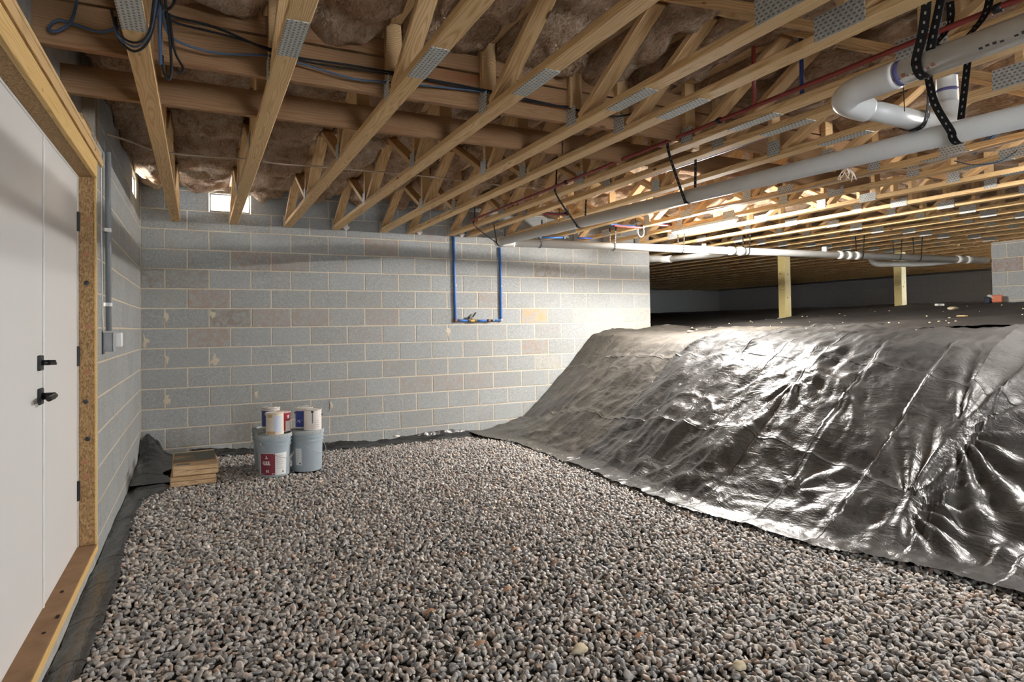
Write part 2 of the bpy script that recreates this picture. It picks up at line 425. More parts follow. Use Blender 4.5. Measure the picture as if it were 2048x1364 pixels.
def sst(a, b, x): t = np.clip((np.asarray(x, float)-a)/(b-a), 0, 1); return t*t*(3-2*t)

def worley(x, y, s=0):
    x = np.asarray(x, float); y = np.asarray(y, float); ix = np.floor(x).astype(np.int64); iy = np.floor(y).astype(np.int64); d = np.full(x.shape, 9.0)
    for i in (-1, 0, 1):
        for j in (-1, 0, 1):
            a = ix+i; b = iy+j; d = np.minimum(d, np.hypot(a+_h(a, b, s)-x, b+_h(a, b, s+5)-y))
    return d
# ------------------------------------------------------------------ setting: ground shapes
def toe(Y): return np.interp(Y, [-11, -7, -5.7, -5.4, -5.0, -4.7, -4.0, -2.2, -1.0, 0.], [4.05, 4.0, 3.95, 3.92, 3.76, 3.68, 3.56, 3.67, 3.66, 3.70])
def mound(X, Y):
    t = X-toe(np.minimum(Y, 0))
    a = np.interp(t, [-9, 0, .12, .3, .6, .9, 1.2, 1.5, 1.75, 2.1, 2.7, 5.3, 7.3, 13.5, 20], [-.005, -.005, .02, .12, .36, .60, .85, 1.07, 1.15, 1.175, 1.185, 1.33, 1.50, 1.66, 1.70])
    b = np.interp(t, [-9, 0, .3, .58, .91, 1.31, 1.66, 1.85, 2.1, 2.7, 5.3, 7.3, 13.5, 20], [-.02, -.02, .015, .13, .40, .80, 1.13, 1.165, 1.175, 1.185, 1.33, 1.50, 1.66, 1.70])
    k = sst(-1.6, -.2, Y); return a*(1-k)+b*k
def gravel_z(X, Y): return -.06*sst(.7, 1.6, X)*sst(-1.15, -.25, Y)+.012*fbm(X*1.3, Y*1.3, 3, 4)
def grid_mesh(name, xs, ys, zf, mat, parent=None, keep=None, smooth=True, loc=None):
    X, Y = np.meshgrid(xs, ys, indexing='ij'); Z = zf(X, Y); nx, ny = X.shape
    V = np.stack([X, Y, Z], -1).reshape(-1, 3)
    i, j = np.meshgrid(np.arange(nx-1), np.arange(ny-1), indexing='ij'); a = (i*ny+j).ravel()
    Fq = np.stack([a, a+ny, a+ny+1, a+1], 1)
    if keep is not None:
        cx = (X[:-1, :-1]+X[1:, 1:])/2; cy = (Y[:-1, :-1]+Y[1:, 1:])/2; Fq = Fq[keep(cx, cy).ravel()]
        used = np.unique(Fq); mp = -np.ones(len(V), int); mp[used] = np.arange(len(used)); V = V[used]; Fq = mp[Fq]
    return mobj(name, V, Fq.tolist(), mat, parent, smooth=smooth, loc=loc)

floor = boxb('floor', -.3, 4.3, -11.2, .35, -.4, -.075, 'dirt', None, 0); tag(floor, 'gravel covered dirt floor of the crawl space', 'floor', None, 'structure')
bed = grid_mesh('gravel_bed', np.linspace(.0, 4.15, 60), np.linspace(-7.4, -.02, 90), lambda X, Y: gravel_z(X, Y)-.016, 'dirt', floor)  # bed coloured dark to stand for shade in the gaps between stones
# ------------------------------------------------------------------ block walls
B = .2032; BW = .4064; J = .010
def add_block(parent, c, d, stain=None):
    o = boxc('block', c, d, 'block', parent, None, .004)
    o.color = (*(stain or ((.36, .24, .16), 0.0))[0], (stain or (0, 0.0))[1]) if stain else (.36, .26, .19, 0.0)
    return o
def bedz(k): return .1+(11-k)*B          # bed joint k counted from the top one
wb = boxb('wall_back', -.2, 6.385, .003, .20, -.35, bedz(-1), 'mortar', None, 0); tag(wb, 'grey concrete block wall at the back with tan mortar joints', 'wall', None, 'structure')
boxb('mortar_course', -.2, .622, .003, .20, bedz(-1), bedz(-2), 'mortar', wb, 0); boxb('mortar_course', 1.029, 6.385, .003, .20, bedz(-1), bedz(-2), 'mortar', wb, 0)
boxb('mortar_course', -.2, 6.385, .003, .20, bedz(-2), 2.92, 'mortar', wb, 0)
RED = (.34, .25, .20); ORG = (.52, .33, .17); BRN = (.25, .205, .17); TAN = (.56, .46, .33)
stains = {(1, 2): (RED, .85), (1, 3): (RED, .75), (3, 1): (RED, .95), (4, 2): (BRN, .8), (4, 3): (RED, .7), (4, 4): (RED, .65), (4, 6): (RED, .5), (5, 1): (RED, .9), (0, 6): (RED, .8), (8, 7): (RED, .5), (8, 8): (RED, .55), (8, 9): (RED, .4),
          (4, 11): (ORG, 1.0), (6, 11): (RED, .8), (1, 11): (BRN, 1.0), (3, 9): (RED, .6), (2, 0): (BRN, .8), (2, 1): (BRN, .6), (1, 12): (BRN, .4), (5, 13): (TAN, .8), (5, 14): (TAN, 1.0), (5, 15): (TAN, 1.0), (4, 13): (TAN, .4), (4, 14): (TAN, .5), (4, 15): (TAN, .5),
          (10, 1): (BRN, .6), (10, 2): (BRN, .5), (5, 5): (RED, .4), (2, 3): (BRN, .3), (7, 11): (TAN, .3), (-1, 7): (RED, .5), (9, 12): (RED, .3)}
for k in range(-3, 13):
    zt = bedz(k); zb = bedz(k+1)
    if k == -3: zt = 2.92
    even = (k % 2 == 0)
    edges = [0.0]+[.2159+BW*n for n in range(16)] if even else [0.0]+[.2159-.2032+BW*n for n in range(1, 17)]
    edges = [e for e in edges if e < 6.25]+[6.397]
    # course k is drawn below bed joint k
    for n in range(len(edges)-1):
        x0, x1 = edges[n]+J/2, edges[n+1]-J/2
        if k == -2 and x0 < .63+J and x1 > 1.0: continue
        if k == -2 and abs(x0-.627) < .03: continue
        st = stains.get((k, n))
        if st is None and random.random() < .06: st = (random.choice((RED, BRN, BRN)), random.uniform(.15, .35))
        jit = random.uniform(-.0012, .0012)
        add_block(wb, ((x0+x1)/2, .1+jit, (zt+zb)/2), (x1-x0, .2, zt-zb-J), st)
# left wall: blocks from the corner to the door jamb, a vent opening near the corner
wl = boxb('wall_left', -.2, -.003, -3.045, .006, -.35, bedz(-1), 'mortar', None, 0); tag(wl, 'grey concrete block side wall beside the door', 'wall', None, 'structure')
boxb('mortar_course', -.2, -.003, -.42, .006, bedz(-1), bedz(-2), 'mortar', wl, 0); boxb('mortar_course', -.2, -.003, -3.045, -.82, bedz(-1), bedz(-2), 'mortar', wl, 0)
boxb('mortar_course', -.2, -.003, -3.045, .006, bedz(-2), 2.92, 'mortar', wl, 0)
for k in range(-3, 13):
    zt = bedz(k) if k > -3 else 2.92; zb = bedz(k+1)
    e = [0.0]+[-(.2032 if k % 2 else .4064)-BW*n for n in range(8)]
    e = [y for y in e if y > -2.9]+[-3.045]
    for n in range(len(e)-1):
        y1, y0 = e[n]-J/2, e[n+1]+J/2
        if k == -2 and y0 < -.6 and y1 > -.6: continue
        add_block(wl, (-.1+random.uniform(-.001, .001), (y0+y1)/2, (zt+zb)/2), (.2, y1-y0, zt-zb-J))
# the wall beyond the door, behind the camera, and the low concrete kerb under the sill
w2 = boxb('wall_left_near', -.2, 0, -11.2, -5.02, -.35, 2.92, 'concrete', None, 0); tag(w2, 'grey wall continuing past the double door', 'wall', None, 'structure')
w3 = boxb('wall_front', -.3, 17.3, -11.4, -11.2, -.35, .85, 'concrete', None, 0); tag(w3, 'concrete wall closing the near end of the crawl space', 'wall', None, 'structure')
WX0, WX1, WZ0, WZ1 = 1.5, 3.0, .85, 1.85  # opening added behind the camera to let in even fill daylight
boxb('wall_panel', -.3, WX0, -11.4, -11.2, .85, 2.92, 'concrete', w3, 0); boxb('wall_panel', WX1, 17.3, -11.4, -11.2, .85, 2.92, 'concrete', w3, 0); boxb('wall_panel', WX0, WX1, -11.4, -11.2, WZ1, 2.92, 'concrete', w3, 0)
wn = thing('window_fill', None, None, ((WX0+WX1)/2, -11.3, WZ0), None, 'structure'); tag(wn, 'added window behind the camera, out of view, for fill daylight', 'window')
for x in (WX0+.02, (WX0+WX1)/2, WX1-.02): boxb('window_fill_frame', x-.02, x+.02, -11.33, -11.27, WZ0, WZ1, 'white', wn, .002)
for z in (WZ0+.02, WZ1-.02): boxb('window_fill_frame', WX0+.04, WX1-.04, -11.33, -11.27, z-.02, z+.02, 'white', wn, .002)
# pier wall on the right, standing on the raised ground
wp = boxb('wall_right', 10.906, 11.09, -11.2, -2.18, .9, 2.405, 'mortar', None, 0); tag(wp, 'grey block foundation wall end at the far right', 'wall', None, 'structure')
for k in range(0, 6):
    zt = 2.37-(k-1)*B if k else 2.402; zb = 2.37-k*B
    e = [-2.17-(.2032 if k % 2 else .4064)*(1 if True else 0)-BW*n for n in range(6)]; e = [-2.17]+e
    for n in range(len(e)-1):
        y1, y0 = e[n]-J/2, e[n+1]+J/2
        add_block(wp, (11.0, (y0+y1)/2, (zt+zb)/2), (.2, y1-y0, max(.02, zt-zb-J)), ((.30, .19, .15), .9) if (k, n) == (2, 0) else None)
# far walls in the dark
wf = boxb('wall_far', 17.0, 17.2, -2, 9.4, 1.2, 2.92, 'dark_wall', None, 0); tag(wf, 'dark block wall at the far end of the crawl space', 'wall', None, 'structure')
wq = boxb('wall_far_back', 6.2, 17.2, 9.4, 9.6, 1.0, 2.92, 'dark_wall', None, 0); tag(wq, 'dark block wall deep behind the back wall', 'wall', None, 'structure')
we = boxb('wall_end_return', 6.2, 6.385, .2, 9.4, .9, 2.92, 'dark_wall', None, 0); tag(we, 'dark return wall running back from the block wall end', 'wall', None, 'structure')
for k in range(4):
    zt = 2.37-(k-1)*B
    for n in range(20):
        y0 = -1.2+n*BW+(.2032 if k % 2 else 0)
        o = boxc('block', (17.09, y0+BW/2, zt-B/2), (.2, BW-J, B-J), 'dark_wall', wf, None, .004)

# ------------------------------------------------------------------ ceiling and floor trusses
ceil = boxb('ceiling', -.3, 17.3, -11.3, 9.6, 2.92, 2.95, 'subfloor', None, 0); tag(ceil, 'plywood subfloor above the trusses', 'ceiling', None, 'structure')
TX = [.275, .812, 1.356, 1.872, 2.415, 2.742, 3.26, 3.515, 4.02, 4.56, 5.08, 5.56, 6.10, 6.65, 7.21, 7.72, 8.21, 8.66, 9.13, 9.62, 10.12, 10.64, 11.2, 11.75, 12.3, 12.85, 13.4, 13.95, 14.5, 15.05, 15.6, 16.15]
TW = .086; ZB = 2.41; CT = .038; ZT = 2.845
ORD = ['first', 'second', 'third', 'fourth', 'fifth', 'sixth', 'seventh', 'eighth', 'ninth', 'tenth', 'eleventh', 'twelfth', 'thirteenth', 'fourteenth', 'fifteenth', 'sixteenth', 'seventeenth', 'eighteenth', 'nineteenth', 'twentieth',
       'twenty-first', 'twenty-second', 'twenty-third', 'twenty-fourth', 'twenty-fifth', 'twenty-sixth', 'twenty-seventh', 'twenty-eighth', 'twenty-ninth', 'thirtieth', 'thirty-first', 'thirty-second']
def web(parent, x, ya, za, yb, zb, mat='pine_web'):
    L = math.hypot(yb-ya, zb-za); a = math.atan2(zb-za, yb-ya)
    L = round(L, 3)
    o = boxc('web', (x, (ya+yb)/2, (za+zb)/2), (TW-.004, L, CT), mat, parent, None, .003); o.rotation_euler = (a, 0, 0); return o
for i, x0 in enumerate(TX):
    xc = x0+TW/2; far = x0 > 6.3
    ya, yb = -8.6, (-.03 if not far else 9.2)
    if i == 12: yb = -.03
    t = thing('floor_truss', f'open-web pine floor truss overhead, {ORD[i]} one counting from the door wall', 'truss', (xc, (ya+yb)/2, ZB), 'open-web floor trusses')
    boxb('bottom_chord', x0, x0+TW, ya, yb, ZB, ZB+CT, 'pine', t, .004)
    boxb('top_chord', x0, x0+TW, ya, yb, ZT-CT, ZT, 'pine_web', t, .004)
    z0, z1 = ZB+CT+.004, ZT-CT-.004
    segs = [(-.10, -.80), (-1.55, -.90), (-1.66, -2.28), (-3.02, -2.38), (-3.12, -3.52), (-4.36, -5.0), (-5.66, -5.05), (-5.78, -6.4), (-7.05, -6.45)]
    vs_ = [-1.6, -3.07, -3.60, -4.26, -5.72]
    if far and x0 < 11:
        segs += [(1.35+1.45*n, .65+1.45*n) for n in range(4)]+[(-.05+1.45*n, .6+1.45*n) for n in range(4)]; vs_ += [-.1, 1.35, 2.8]
    if x0 > 11: segs = [(-.10+1.45*n, -.80+1.45*n) for n in range(6)]+[(-1.55+1.45*n, -.90+1.45*n) for n in range(6)]; vs_ = []
    for a, b in segs: web(t, xc, a, z0, b, z1)
    for v in vs_: boxb('web', xc-TW/2+.003, xc+TW/2-.003, v-CT/2, v+CT/2, z0-.003, z1+.003, 'pine_web', t, .003)
    if x0 < 11:
        for y in (-.10, -1.6, -3.06, -4.29)+((1.35, 2.8) if far else ()):
            boxc('nail_plate', (x0-.0015, y, ZB+.062), (.003, .098, .098), 'plate', t, None, 0)
        boxc('nail_plate', (x0-.0015, -5.715, ZB+.05), (.003, .215, .10), 'plate', t, None, 0)
        boxc('nail_plate', (xc, -4.785, ZB-.0015), (TW-.004, .325, .003), 'plate', t, None, 0)
        if i > 8:
            for y in (-.85, -2.3, -3.55, -4.9): boxc('nail_plate', (x0-.0015, y+.07*math.sin(i*2.1), ZB+.03), (.003, .16, .075), 'plate', t, None, 0)
# strongbacks threaded through the trusses
t = thing('strongback', 'stacked brown boards crossing the trusses nearest the camera', 'board', (2.9, -4.24, 2.45), 'boards crossing the trusses')
boxc('board', (1.17, -4.225, 2.545), (.038, 2.50, .184), 'brown_board', t, (0, 0, R(90)))
boxc('board', (4.27, -4.225, 2.545), (.038, 3.66, .184), 'brown_board', t, (0, 0, R(90)))
boxc('board', (2.9, -4.225, 2.692), (.038, 5.96, .089), 'brown_board', t, (0, 0, R(90)))
t = thing('strongback', 'single reddish brown board crossing the trusses behind the cable run', 'board', (2.9, -3.65, 2.45), 'boards crossing the trusses')
boxc('board', (1.33, -3.645, 2.521), (.038, 2.80, .14), 'brown_board', t, (0, 0, R(90)))
boxc('board', (4.35, -3.645, 2.521), (.038, 3.22, .14), 'brown_board', t, (0, 0, R(90)))

# insulation, one batt per bay and length
def batt(i, x0, x1, y0, y1, nx, step, label):
    ny = max(4, int((y1-y0)/step)); xs = np.linspace(x0, x1, nx); ys = np.linspace(y0, y1, ny)
    X, Y = np.meshgrid(xs, ys, indexing='ij'); u = (X-x0)/(x1-x0); v = (Y-y0)/(y1-y0)
    wob = fbm(X*2.3+i*3.1, Y*2.0, 3, 31+i); wr = ridge(X*3.5+.6*fbm(X*3, Y*3, 2, 5), Y*2.6+i, 3, 77+i)
    Z = 2.745-.05*np.sin(np.pi*u)+.09*wob-.034*wr+.07*worley(X*5+fbm(X*4, Y*4, 2, i), Y*4.2, i)+.03*(np.abs(v-.5)*2)**6
    Z = np.clip(Z, 2.60, 2.86)
    nxy = X.size; V = np.concatenate([np.stack([X, Y, Z], -1).reshape(-1, 3), np.stack([X, Y, np.full_like(X, 2.905)], -1).reshape(-1, 3)])
    ii, jj = np.meshgrid(np.arange(nx-1), np.arange(ny-1), indexing='ij'); a = (ii*ny+jj).ravel()
    Fq = np.stack([a, a+1, a+ny+1, a+ny], 1).tolist()
    top = [(nxy, nxy+(nx-1)*ny, nxy+nx*ny-1, nxy+ny-1)]
    sides = []
    for j in range(ny-1):
        sides.append((j, nxy+j, nxy+j+1, j+1)); b = (nx-1)*ny+j; sides.append((b, b+1, nxy+b+1, nxy+b))
    for k in range(nx-1):
        b = k*ny; sides.append((b, b+ny, nxy+b+ny, nxy+b)); b = k*ny+ny-1; sides.append((b, nxy+b, nxy+b+ny, b+ny))
    # top is a strip so side and top share corners only
    Fq += sides+[tuple([nxy+k*ny for k in range(nx)]+[nxy+(nx-1)*ny+j for j in range(1, ny)]+[nxy+k*ny+ny-1 for k in range(nx-2, -1, -1)]+[nxy+j for j in range(ny-2, 0, -1)])]
    o = mobj('insulation_batt', V, Fq, 'insul', None, smooth=True)
    tag(o, label, 'insulation', 'insulation batts between the trusses'); return o
bays = [(-.0, TX[0])]+[(TX[i]+TW, TX[i+1]) for i in range(len(TX)-1)]
for i, (a, b) in enumerate(bays):
    if b-a < .05 or a > 11: continue
    where = 'between the door wall and the first truss' if i == 0 else f'between the {ORD[i-1]} and {ORD[i]} truss from the door'
    near = a < 4.1; st = .035 if near else .07; nx = 14 if near else 7
    cut = -2.9+.5*math.sin(i*2.7)
    if a < 6.3:
        batt(i, a+.004, b-.004, cut+.01, -.02, nx, st, f'brown batt {where}, far length')
        batt(i+50, a+.004, b-.004, -6.9, cut-.01, nx, st, f'brown batt {where}, near length')
    else:
        batt(i, a+.004, b-.004, -6.5, 3.0, 6, .12, f'brown batt {where}, over the mound')

# ------------------------------------------------------------------ double door and its frame
DX = -.085
d1 = thing('door_1', None, None, (DX, -3.48, .1), None, 'structure'); tag(d1, 'white right-hand leaf of the double door, hinged at the jamb', 'door')
boxb('leaf', DX-.045, DX, -3.916, -3.058, .100, 2.19, 'door', d1, .003)
for z in (1.917, 1.162, .412):
    h = boxb('hinge', DX-.002, DX+.012, -3.075, -3.052, z-.055, z+.055, 'black_metal', d1, .002)
d2 = thing('door_2', None, None, (DX, -4.4, .1), None, 'structure'); tag(d2, 'white left-hand leaf of the double door with black lever and deadbolt', 'door')
boxb('leaf', DX-.045, DX, -5.02, -3.918, .100, 2.19, 'door', d2, .003)
boxb('astragal', DX, DX+.006, -3.93, -3.913, .103, 2.17, 'white', d2, .002)
db = boxb('deadbolt', DX, DX+.012, -4.03, -3.965, 1.135, 1.20, 'black_metal', d2, .003)
tube('thumb_turn', [(DX+.01, -3.998, 1.168), (DX+.04, -3.998, 1.168)], .012, 'black_metal', db, 10, False)
boxc('turn_blade', (DX+.05, -3.998, 1.168), (.022, .010, .032), 'black_metal', db, (R(60), 0, 0))
hd = boxb('handle_plate', DX, DX+.012, -4.03, -3.965, .99, 1.06, 'black_metal', d2, .003)
tube('handle_neck', [(DX+.01, -3.998, 1.025), (DX+.058, -3.998, 1.025)], .015, 'black_metal', hd, 12, False)
tube('lever', [(DX+.055, -3.99, 1.025), (DX+.060, -4.06, 1.025), (DX+.055, -4.115, 1.022)], .011, 'black_metal', hd, 10)
boxb('strike', DX+.0, DX+.004, -4.07, -4.035, .985, 1.0, 'steel', hd, .001)
jm = boxb('trim_1', -.14, -.002, -3.05, -3.005, .10, 2.205, 'osb', None, .002); tag(jm, 'strand board door jamb with bolt heads', 'jamb', None, 'structure')
boxb('edge_strip', -.004, .006, -3.058, -3.036, .10, 2.18, 'yellow_board', jm, .001)
boxb('door_stop', DX-.002, DX+.006, -3.062, -3.05, .10, 2.19, 'white', jm, .001)
boxb('shim_strip', -.002, .004, -3.036, -3.0, .1, 2.2, 'concrete', jm, 0)
for z in (1.935, 1.735, 1.573, 1.326, 1.068, .905, .696, .568, .485):
    o = lathe('bolt', [(.014, 0), (.014, .003), (.008, .004), (.008, .010)], (0, 0, 0), 'rust' if int(z*10) % 3 else 'black_metal', jm, 6, False)
    o.location = Vector((-.043+.006*math.sin(z*20), -3.0505, z))-wloc(jm); o.rotation_euler = (R(90), 0, 0)
hdm = boxb('trim_2', -.14, -.012, -5.02, -3.05, 2.175, 2.215, 'osb', None, .002); tag(hdm, 'strand board head jamb above the double door', 'head jamb', None, 'structure')
boxb('door_stop', DX-.002, DX+.006, -4.99, -3.06, 2.165, 2.176, 'white', hdm, .001)
hb = boxc('header_board', (-.002, -4.05, 2.222), (.022, 2.02, .094), 'yellow_board', hdm)
boxc('plate_strip', (.002, -4.0, 2.297), (.03, 2.24, .046), 'pine', hdm)
boxc('sheathing_strip', (-.012, -4.0, 2.328), (.02, 2.24, .012), 'dark_wall', hdm)
boxc('plate_strip', (-.001, -4.0, 2.350), (.02, 2.24, .018), 'pine', hdm)
boxc('lintel', (-.115, -4.05, 2.29), (.17, 2.02, .15), 'concrete', hdm, None, 0)
boxc('rim_board', (-.085, -4.06, 2.64), (.04, 2.06, .56), 'concrete', hdm)
boxc('blocking', (-.035, -3.26, 2.40), (.05, .30, .07), 'pine', hdm)
boxc('blocking', (-.03, -2.99, 2.52), (.06, .05, .34), 'brown_board', hdm)
sl = boxb('trim_3', -.14, .004, -5.02, -3.035, .06, .10, 'sill', None, .003); tag(sl, 'dirty wooden sill board under the double door', 'sill', None, 'structure')
boxb('edge_strip', .004, .009, -5.02, -3.035, .062, .099, 'yellow_board', sl, .001)
for y, s in ((-4.05, .03), (-3.75, .018), (-4.2, .012)):
    boxc('dirt_crumb', (-.03+.02*math.sin(y*9), y, .1025), (.014, s, .005), 'dirt', sl)
kb = boxb('trim_4', -.2, 0.0, -5.02, -3.05, -.35, .06, 'concrete', None, .004); tag(kb, 'concrete kerb below the door sill', 'kerb', None, 'structure')

# vents with daylight behind them
def vent(name, label, c, axis):
    t = thing(name, None, None, c, None, 'structure'); tag(t, label, 'vent')
    w2_, h2 = .197, .0965
    def bb(nm, u0, u1, z0, z1, d0, d1, m):
        if axis == 'y': return boxb(nm, c[0]+u0, c[0]+u1, c[1]+d0, c[1]+d1, c[2]+z0, c[2]+z1, m, t, .001)
        return boxb(nm, c[0]-d1, c[0]-d0, c[1]+u0, c[1]+u1, c[2]+z0, c[2]+z1, m, t, .001)
    bb('vent_frame', -w2_, w2_, -h2, -h2+.014, 0, .03, 'conduit'); bb('vent_frame', -w2_, w2_, h2-.014, h2, 0, .03, 'conduit')
    bb('vent_frame', -w2_, -w2_+.014, -h2+.014, h2-.014, 0, .03, 'conduit'); bb('vent_frame', w2_-.014, w2_, -h2+.014, h2-.014, 0, .03, 'conduit')
    bb('vent_bar', -.004, .004, -h2+.014, h2-.014, .005, .02, 'conduit')
vent('window_1', 'small foundation vent with daylight in the back wall above the joists', (.8255, .02, bedz(-1)+.1016), 'y')
vent('window_2', 'small foundation vent with daylight in the side wall near the corner', (-.02, -.62, bedz(-1)+.1016), 'x')

# ------------------------------------------------------------------ black plastic over the mound
CREASES_Y = [-.6, -1.05, -1.5, -1.9, -2.62, -3.05, -3.47, -3.90, -4.33, -4.72, -5.5, -5.95, -6.4]
def wrinkles(X, Y):
    t = X-toe(np.minimum(Y, 0)); on = sst(.0, .25, t)
    wx = X+.10*fbm(X*1.7, Y*1.7, 3, 3); wy = Y+.10*fbm(X*1.7+9, Y*1.7, 3, 8)
    z = .030*fbm(wx*1.6, wy*1.6, 3, 21)
    # long drag folds running roughly along the slope and diagonally
    d1 = wx*.35+wy*.94; d2 = wx*.94-wy*.35
    z = z+.010*ridge(d1*5.0, d2*1.1, 3, 41)*(.5+sst(-.2, .25, vn(X*1.1, Y*1.1, 6)))
    z = z+.006*ridge(wx*4.2+wy*2.0, wy*1.6-wx, 3, 51)
    z = z+.004*fbm(wx*14, wy*14, 3, 61)
    cm = .35+sst(-.15, .2, fbm(X*1.2, Y*1.2, 2, 14))
    z = z+cm*(.044*worley(d1*3.4+.5*fbm(X*3, Y*3, 2, 1), d2*2.2, 3)+.016*worley(wx*7+wy*3, wy*8-wx*2, 9))-.02
    for c in CREASES_Y:
        k = Y-(c+.03*np.sin(X*2.1+c)); amp = .0075 if c < -3.6 else .004
        z = z+amp*np.exp(-np.abs(k)/.014)*(1 if c > -4 else 1.25)-amp*.6*np.exp(-((k-.03)/.03)**2)
    for c in (4.24, 4.95, 5.7):
        k = X-(c+.015*np.sin(Y*3)); z = z+.008*np.exp(-np.abs(k)/.014)-.006*np.exp(-((k-.035)/.03)**2)
    # slumped hollow bounded by an arched lip
    for (cx, cy, rx, ry, a) in ((4.40, -3.90, .38, .60, -.035), (4.25, -2.95, .26, .40, -.02)):
        q = np.sqrt(((X-cx)/rx)**2+((Y-cy)/ry)**2); z = z-a*np.exp(-(q/.85)**4)+.022*np.exp(-np.abs(q-1.0)/.06)*sst(-.25, .2, X-cx)
    # gathers fanning out from pinched spots
    for (px, py, amp, n, dirc, rr) in ((4.17, -5.04, .030, 15, -.9, .50), (4.64, -5.06, .034, 15, -1.2, .70), (4.72, -3.86, .014, 11, -2.6, .6), (3.98, -4.4, .01, 9, 0, .35)):
        dx, dy = X-px, Y-py; r = np.hypot(dx, dy); a = np.arctan2(dy, dx); fall = np.exp(-(r/rr)**2)*sst(.0, .12, r)
        da = np.abs((a-dirc+np.pi) % (2*np.pi)-np.pi)
        z = z+amp*np.sin(a*n+2.2*fbm(X*2, Y*2, 2, 12))*fall*sst(2.2, .8, da)
    # tied seam between the pinches
    k = Y+5.05-.02*np.sin(X*9); z = z+.042*np.exp(-(k/.04)**2)*sst(3.95, 4.1, X)*sst(4.95, 4.7, X)*(1+.5*vn(X*16, Y*9, 3))
    return z*on
def seam1(X): return -2.19+.02*np.sin(X*7)-.45*sst(4.85, 5.5, X)
def sheet_edge(Y): return toe(Y)-.06+.05*fbm(Y*2.3, Y*0+3.3, 3, 2)
def mkz(lift, edge=None):
    def zf(X, Y):
        z = mound(X, Y)+wrinkles(X, Y)+.014
        gz = gravel_z(X, Y)+.012
        z = np.maximum(z, gz+.006+.010*sst(.0, .5, fbm(X*9, Y*9, 2, 9)+.2))
        if edge is not None:
            z = z+lift+.034*np.exp(-np.abs(Y-edge(X))/.03)*sst(-.1, .3, vn(X*3.0, 0*X, 5)+.1)
        return z
    return zf
fx = np.concatenate([np.arange(3.42, 5.7, .0135), np.arange(5.7, 6.75, .035)])
def keepA(x, y): return (y > seam1(x)-.16) & (x > sheet_edge(y)-.12*sst(-.9, -.2, y)) & ~((x < 6.39) & (y > -.012))
o = grid_mesh('plastic_sheet', fx, np.arange(-2.95, -.012, .014), mkz(0), 'sheet_dusty', None, keepA)
tag(o, 'dusty black plastic sheet on the mound beside the block wall', 'plastic sheet', 'black plastic sheets')
def keepB(x, y): return (y <= seam1(x)) & (y > -5.05) & (x > sheet_edge(y))
o = grid_mesh('plastic_sheet', fx, np.arange(-5.06, -2.1, .0135), mkz(.010, seam1), 'sheet_gloss', None, keepB)
tag(o, 'shiny creased black plastic sheet over the middle of the mound', 'plastic sheet', 'black plastic sheets')
def keepC(x, y): return (y <= -5.0) & (x > sheet_edge(y))
o = grid_mesh('plastic_sheet', fx, np.arange(-7.6, -4.99, .0145), mkz(.022, lambda X: -5.0+0*X), 'sheet_gloss', None, keepC)
tag(o, 'shiny black plastic sheet gathered in folds at the lower right', 'plastic sheet', 'black plastic sheets')
def zfar(X, Y): return mound(X, np.minimum(Y, 0))+.028+.05*fbm(X*.9, Y*.9, 3, 15)+.012*ridge(X*2+Y*.7, Y*1.6, 3, 25)+.006*fbm(X*9, Y*9, 2, 35)
def keepD(x, y): return ~((x < 6.42) & (y > -.02)) & ~((x > 10.88) & (y < -2.14)) & ((x > 6.41+.08*np.sin(y*2.3)+.05*np.sin(y*7)))
o = grid_mesh('plastic_sheet', np.concatenate([np.arange(6.2, 11, .04), np.arange(11, 16.99, .12)]), np.concatenate([np.arange(-8.6, 1.2, .04), np.arange(1.2, 9.4, .15)]), zfar, 'sheet_far', None, keepD)
tag(o, 'dark plastic sheet spread over the high ground under the far trusses', 'plastic sheet', 'black plastic sheets')
g = grid_mesh('floor_mound', np.linspace(3.45, 17.1, 80), np.linspace(-11.2, 9.4, 110), lambda X, Y: mound(X, np.minimum(Y, 0))-.06, 'dark_earth', None, lambda x, y: ~((x < 6.1) & (y > .15)))
tag(g, 'earth mound under the black plastic', 'ground', None, 'structure')

# strips of the same sheet turned up along the left wall and the back wall
def strip(name, label, path, prof, mat, n=220, amp=.012, seed=1):
    """path(t)->(point on wall base, inward normal); prof(t)->[(distance from wall, height)]"""
    V = []; m = None
    for i in range(n+1):
        t = i/n; p, nn = path(t); pr = prof(t); m = len(pr)
        for k, (d, h) in enumerate(pr):
            wv = amp*float(fbm(np.array(t*n*.16), np.array(k*.55), 3, seed))
            wz = amp*1.3*float(fbm(np.array(t*n*.13+7), np.array(k*.6), 3, seed+9))
            V.append((p[0]+nn[0]*max(.003, d+wv*(k > 0)), p[1]+nn[1]*max(.003, d+wv*(k > 0)), p[2]+h+wz))
    Fq = []
    for i in range(n):
        for k in range(m-1): a = i*m+k; Fq.append((a, a+1, a+m+1, a+m))
    o = mobj(name, V, Fq, mat, None, smooth=True); return tag(o, label, 'plastic sheet', 'black plastic sheets')
def prof_left(t):
    y = -6.8+t*5.9; wdt = .135+.012*math.sin(y*3.1)+.15*float(sst(-1.75, -1.45, y))
    return [(.004, .000+.004*math.sin(y*5)), (.012, -.002), (.03, .004), (.06, .016), (wdt*.7, .022), (wdt*.9, .022), (wdt, .012)]
strip('plastic_sheet', 'narrow strip of black plastic along the foot of the door wall', lambda t: ((0.0, -6.8+t*5.9, 0.0), (1, 0)), prof_left, 'sheet_black', 300, .012, 3)
def prof_back(t):
    x = .45+t*3.35; gz = float(gravel_z(np.array(x), np.array(-.2)))
    return [(.003, gz+.065+.012*math.sin(x*4.7)+.02*math.exp(-((x-3.35)/.2)**2)), (.012, gz+.05), (.04, gz+.035), (.09, gz+.028), (.13, gz+.022), (.17, gz+.010)]
